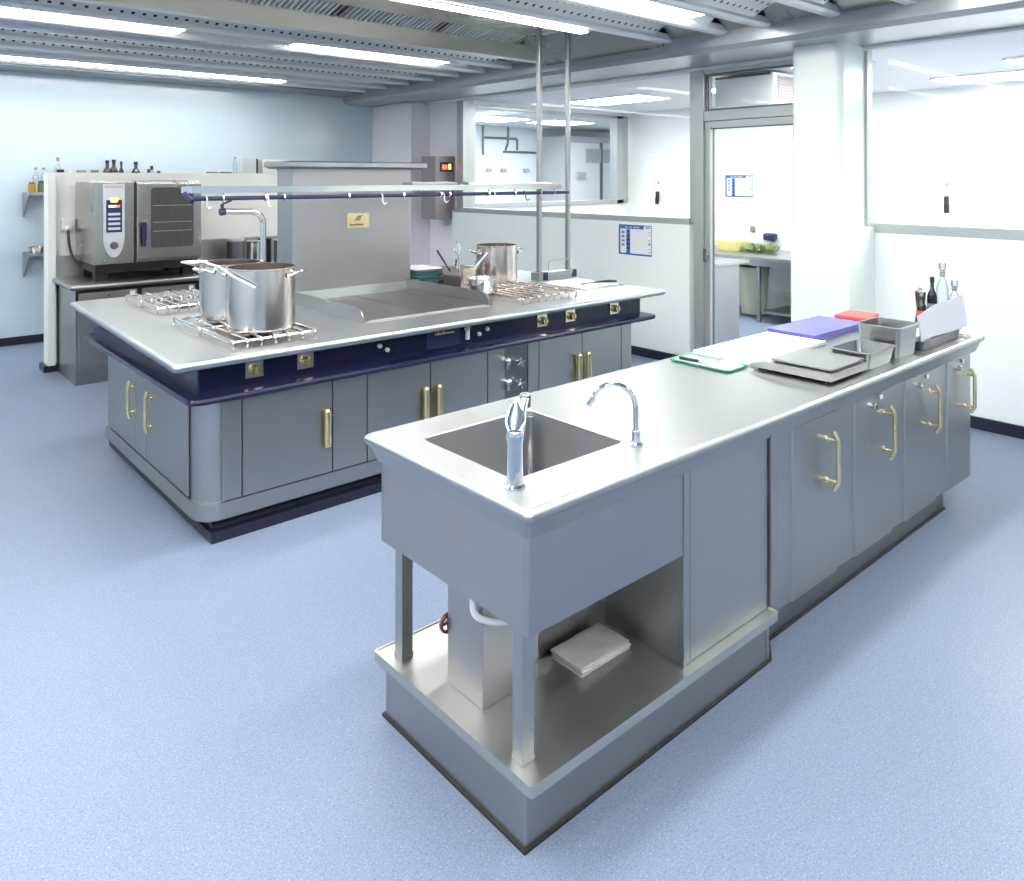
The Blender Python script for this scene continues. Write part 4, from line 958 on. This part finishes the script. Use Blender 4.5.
B(1.52, 2.53, 7.275, 7.97, .0, .13).build('plinth', 'steel', t)
B(1.52, 2.54, 7.262, 7.275, .70, .805).build('shadow_rail', 'black', t)
for x0, x1 in ((1.54, 2.00), (2.04, 2.50)):
    d = B(x0, x1, 7.25, 7.268, .15, .775, b=.004).build('door', 'steel_dull', t)
    B(x1 - .06, x1 - .02, 7.243, 7.252, .725, .765, b=.003).build('latch', 'white', d)
    B((x0 + x1) / 2 - .012, (x0 + x1) / 2 + .012, 7.24, 7.252, .735, .75, b=.003).build('lock', 'chrome', d)
B(1.47, 2.56, 7.978, 7.992, .85, 1.04).build('splashback', 'steel_dull', t)
o = empty('combi_oven', (2.13, 7.65, .85), 'stainless combi steamer oven with silver control panel on the table', 'oven')
OX0, OX1, OY, OZ0, OZ1 = 1.665, 2.57, 7.30, 1.00, 1.715
b = MB(); b.box(OX0, OX1, OY + .02, 7.97, OZ0, OZ1, b=.008); b.build('casing', 'oven_steel', o)
b = MB()
for x in (OX0 + .03, OX1 - .14):
    for y in (OY + .08, 7.80): b.box(x, x + .10, y, y + .10, .85, OZ0)
b.box(OX0 + .02, OX1 - .02, OY + .04, 7.93, .93, OZ0); b.build('base_stand', 'black', o)
B(OX0, 1.985, OY, OY + .03, OZ0, OZ1, b=.006).build('control_front', 'oven_steel', o)
B(1.985, 2.005, OY + .01, OY + .03, OZ0, OZ1).build('door_gap', 'black', o)
d = B(2.005, OX1, OY - .01, OY + .03, OZ0 + .02, OZ1 - .01, b=.01).build('door', 'oven_steel', o)
b = MB(); b.prism([(p_[0], p_[1]) for p_ in rr(2.125, 2.495, 1.125, 1.665, .03, 0)], 'y', OY - .013, OY - .008); b.build('door_window', 'oven_inner', d)
b = MB()
for z in (1.27, 1.35, 1.50): b.box(2.14, 2.48, OY - .0145, OY - .0125, z, z + .006)
b.build('rack_reflection_bars', 'steel_dull', d)
b = MB(); b.prism([(2.035, 1.36), (2.075, 1.36), (2.075, 1.22), (2.065, 1.14), (2.05, 1.14), (2.04, 1.22)], 'y', OY - .06, OY - .045); b.box(2.04, 2.07, OY - .05, OY - .008, 1.32, 1.345); b.build('door_handle', 'navy_plastic', d)
P = [(1.735, 1.70), (1.905, 1.70), (1.905, 1.30)]
for k in range(0, 13):
    a = math.pi * k / 12; P.append((1.82 + .085 * math.cos(a), 1.26 - .20 * math.sin(a)))
P.append((1.735, 1.30))
b = MB(); b.prism(P, 'y', OY - .018, OY); cp = b.build('control_panel', 'panel_silver', o)
B(1.757, 1.883, OY - .021, OY - .017, 1.28, 1.56, b=.001).build('display_surround', 'navy_plastic', cp)
B(1.775, 1.865, OY - .023, OY - .019, 1.495, 1.515).build('display', 'display_white', cp); B(1.835, 1.865, OY - .024, OY - .019, 1.495, 1.515).build('orange_digits', 'display_red', cp)
b = MB(); b.prism([(1.785, 1.575), (1.855, 1.575), (1.845, 1.54), (1.795, 1.54)], 'y', OY - .023, OY - .017); b.build('lit_symbol', 'display_yellow', cp)
b = MB()
for k in range(4): b.box(1.772, 1.868, OY - .023, OY - .019, 1.30 + .042 * k, 1.322 + .042 * k, b=.001)
b.build('button_rows', 'panel_silver', cp)
b = MB(); b.cyl((1.82, OY - .016, 1.165), (1.82, OY - .045, 1.165), .034, .028, n=20); b.build('selector_knob', 'alu_dark', cp)
text('brand_lettering', 'RATIONAL', .03, (1.82, OY - .0185, 1.672), (1, 0, 0), (0, 0, 1), 'red_print', cp)
b = MB(); b.lathe((1.80, 7.6, OZ1), [(.001, .012), (.05, .012), (.06, .006), (.06, 0)], n=16); b.box(2.1, 2.5, 7.45, 7.8, OZ1, OZ1 + .012); b.build('top_vent', 'steel_dull', o)
r = empty('wall_socket', (1.62, 7.99, 1.3), 'cream power socket on the partition left of the oven', 'socket')
B(1.55, 1.65, 7.96, 8.0, 1.27, 1.37, b=.01).build('plate', 'white', r); b = MB(); b.cyl((1.60, 7.96, 1.29), (1.60, 7.93, 1.27), .03, .022, n=14); b.build('plug', 'white', r)
MB().tube(fillet([(1.60, 7.935, 1.27), (1.60, 7.90, 1.15), (1.62, 7.86, 1.02), (1.72, 7.80, .93), (1.80, 7.75, .93)], .08, 6), .012, n=8).build('power_cable', 'black', label='black cable hanging from the socket down behind the oven', cat='cable')
# counter right of the oven table
t = empty('back_counter', (3.0, 7.6, 0), 'low steel counter against the partition right of the oven', 'counter')
B(2.60, 3.95, 7.35, 7.99, .82, .86, b=.008).build('counter_top', 'steel', t); B(2.63, 3.93, 7.40, 7.97, .0, .82, b=.004).build('body', 'steel_front', t)
B(2.60, 3.95, 7.978, 7.992, .86, 1.12).build('splashback', 'steel_dull', t)
def canister(x, y, z, r0, h, m, lm, lab):
    q_ = empty('canister', (x, y, z), lab, 'canister'); MB().lathe((x, y, z), [(.001, 0), (r0, 0), (r0, h), (r0 * .95, h + .003), (.001, h + .003)], n=24).build('can_body', m, q_)
    MB().lathe((x, y, z), [(r0 * 1.02, h), (r0 * 1.04, h + .02), (r0 * .9, h + .028), (.001, h + .03)], n=24).build('lid', lm, q_)
canister(3.06, 7.72, .86, .085, .25, 'alu_dark', 'panel_silver', 'dark canister with pale lid on the back counter, left of the water spout')
canister(3.24, 7.70, .86, .07, .22, 'steel_bright', 'steel_bright', 'steel canister on the back counter just left of the spout pipe')
canister(3.40, 7.80, .86, .07, .23, 'black', 'black', 'black canister between the two steel ones on the back counter')
canister(3.52, 7.66, .86, .07, .22, 'steel_bright', 'steel_bright', 'steel canister on the back counter behind the spout pipe')
lathe_thing('tall_cup', 3.70, 7.62, .86, [('cup', [(.001, 0), (.035, 0), (.04, .34), (.037, .34), (.032, .01), (.001, .01)], 'white')], 'tall white cup on the back counter right of the spout pipe', 'cup')
# wall shelves
def wall_shelf(z, lab):
    q_ = empty('wall_shelf', (2.6, 9.33, z), lab, 'shelf')
    B(1.49, 3.9, 9.17, YB, z - .025, z, b=.003).build('board', 'steel', q_)
    for x in (1.49, 2.65, 3.86):
        MB().prism([(YB, z - .025), (9.17, z - .025), (9.17, z - .04), (YB - .03, z - .26), (YB, z - .26)], 'x', x, x + .012).build('bracket', 'steel_front', q_)
wall_shelf(1.60, 'upper steel shelf on the pale blue wall, jars and bottles on it')
wall_shelf(.97, 'lower steel shelf on the pale blue wall behind the partition')
z = 1.6003
def jar(x, y, r0, h, m, lm, lab, nm='jar'):
    q_ = empty(nm, (x, y, z), lab, 'jar'); MB().lathe((x, y, z), [(.001, 0), (r0, 0), (r0, h * .8), (r0 * .8, h * .86), (.001, h * .86)], n=18).build('jar_body', m, q_)
    MB().lathe((x, y, z), [(r0 * .82, h * .84), (r0 * .82, h), (.001, h)], n=18).build('lid', lm, q_)
jar(1.535, 9.27, .034, .105, 'amber', 'brown', 'orange jar at the left end of the upper wall shelf')
jar(1.625, 9.27, .034, .12, 'olive', 'black', 'dark olive jar beside the orange jar on the upper wall shelf')
def sbottle(x, h, r0, body, cap, lab, g='bottles on the upper wall shelf', lm=None): return bottle(x, 9.38, z, h, r0, body, cap, lab, lm, g=g)
sbottle(1.59, .26, .03, 'clear', 'grey_print', 'clear bottle with dark pourer above the orange jar, leftmost on the shelf')
sbottle(1.663, .26, .03, 'clear', 'grey_print', 'clear bottle with dark pourer, second from the left on the shelf')
sbottle(1.793, .37, .035, 'clear', 'grey_print', 'tallest clear bottle seen above the left end of the partition')
jar(1.797, 9.28, .045, .24, 'bottle_dark', 'black', 'small dark jar top just left below the tallest clear bottle')
jar(1.899, 9.30, .02, .23, 'bottle_dark', 'white', 'tiny dark topped jar right of the tallest clear bottle')
jar(1.976, 9.30, .03, .235, 'grey_print', 'grey_print', 'left of the pair of grey lidded jars seen above the partition')
jar(2.024, 9.30, .03, .235, 'grey_print', 'grey_print', 'right of the pair of grey lidded jars seen above the partition')
jar(2.131, 9.30, .045, .235, 'olive', 'olive', 'olive coloured jar seen above the oven, left of the dark bottles')
sbottle(2.275, 0.345, .045, 'bottle_dark', 'black', 'dark bottle above the oven control panel, left of three')
sbottle(2.341, 0.355, .045, 'bottle_dark', 'black', 'dark bottle above the oven control panel, middle of three')
sbottle(2.418, 0.335, .03, 'bottle_dark', 'black', 'slim dark bottle above the oven control panel, right of three')
sbottle(2.57, 0.335, .05, 'bottle_dark', 'black', 'single dark round shouldered bottle above the oven door')
jar(2.691, 9.32, .02, .25, 'clear', 'black', 'thin jar with black stopper above the oven window, left one'); jar(2.735, 9.36, .02, .29, 'clear', 'black', 'tallest thin jar with black stopper above the oven window')
jar(2.793, 9.30, .022, .23, 'bottle_dark', 'black', 'short dark stopper jar above the right edge of the oven')
for k, (x, m) in enumerate(((1.58, 'steel_pot'), (1.72, 'olive'), (1.86, 'steel_bright'))):
    MB().lathe((x, 9.30, .9703), [(.001, 0), (.05, 0), (.075, .06 + .02 * k), (.078, .062 + .02 * k), (.07, .06 + .02 * k), (.046, .006), (.001, .006)], n=20).build('small_pan', m, label=['leftmost small steel bowl on the lower wall shelf', 'dark green bowl in the middle of the lower wall shelf', 'bright steel bowl at the partition edge on the lower wall shelf'][k], cat='bowl')
# things above the partition right part
r = empty('label_printer', (3.33, 8.06, 1.8), 'grey boxy machine with black edge on the partition left of the extraction box', 'appliance')
B(3.25, 3.40, 8.01, 8.11, 1.80, 1.955, b=.006).build('casing', 'panel_silver', r); B(3.40, 3.42, 8.01, 8.11, 1.80, 1.955).build('side_cover', 'black', r)
zz_ = z; z = 1.8003
r = bottle(3.19, 8.06, 1.8003, .17, .022, 'clear', 'grey_print', 'clear bottle with grey cap on the partition beside the grey boxy machine')
for x, lab in ((2.90, 'left flat dark lidded dish on the partition top'), (3.04, 'right flat dark lidded dish on the partition top')):
    MB().box(x, x + .10, 8.02, 8.10, 1.8003, 1.815, b=.004).build('flat_dish', 'alu_dark', label=lab, cat='dish')
# ---------------------------------------------------------------- done
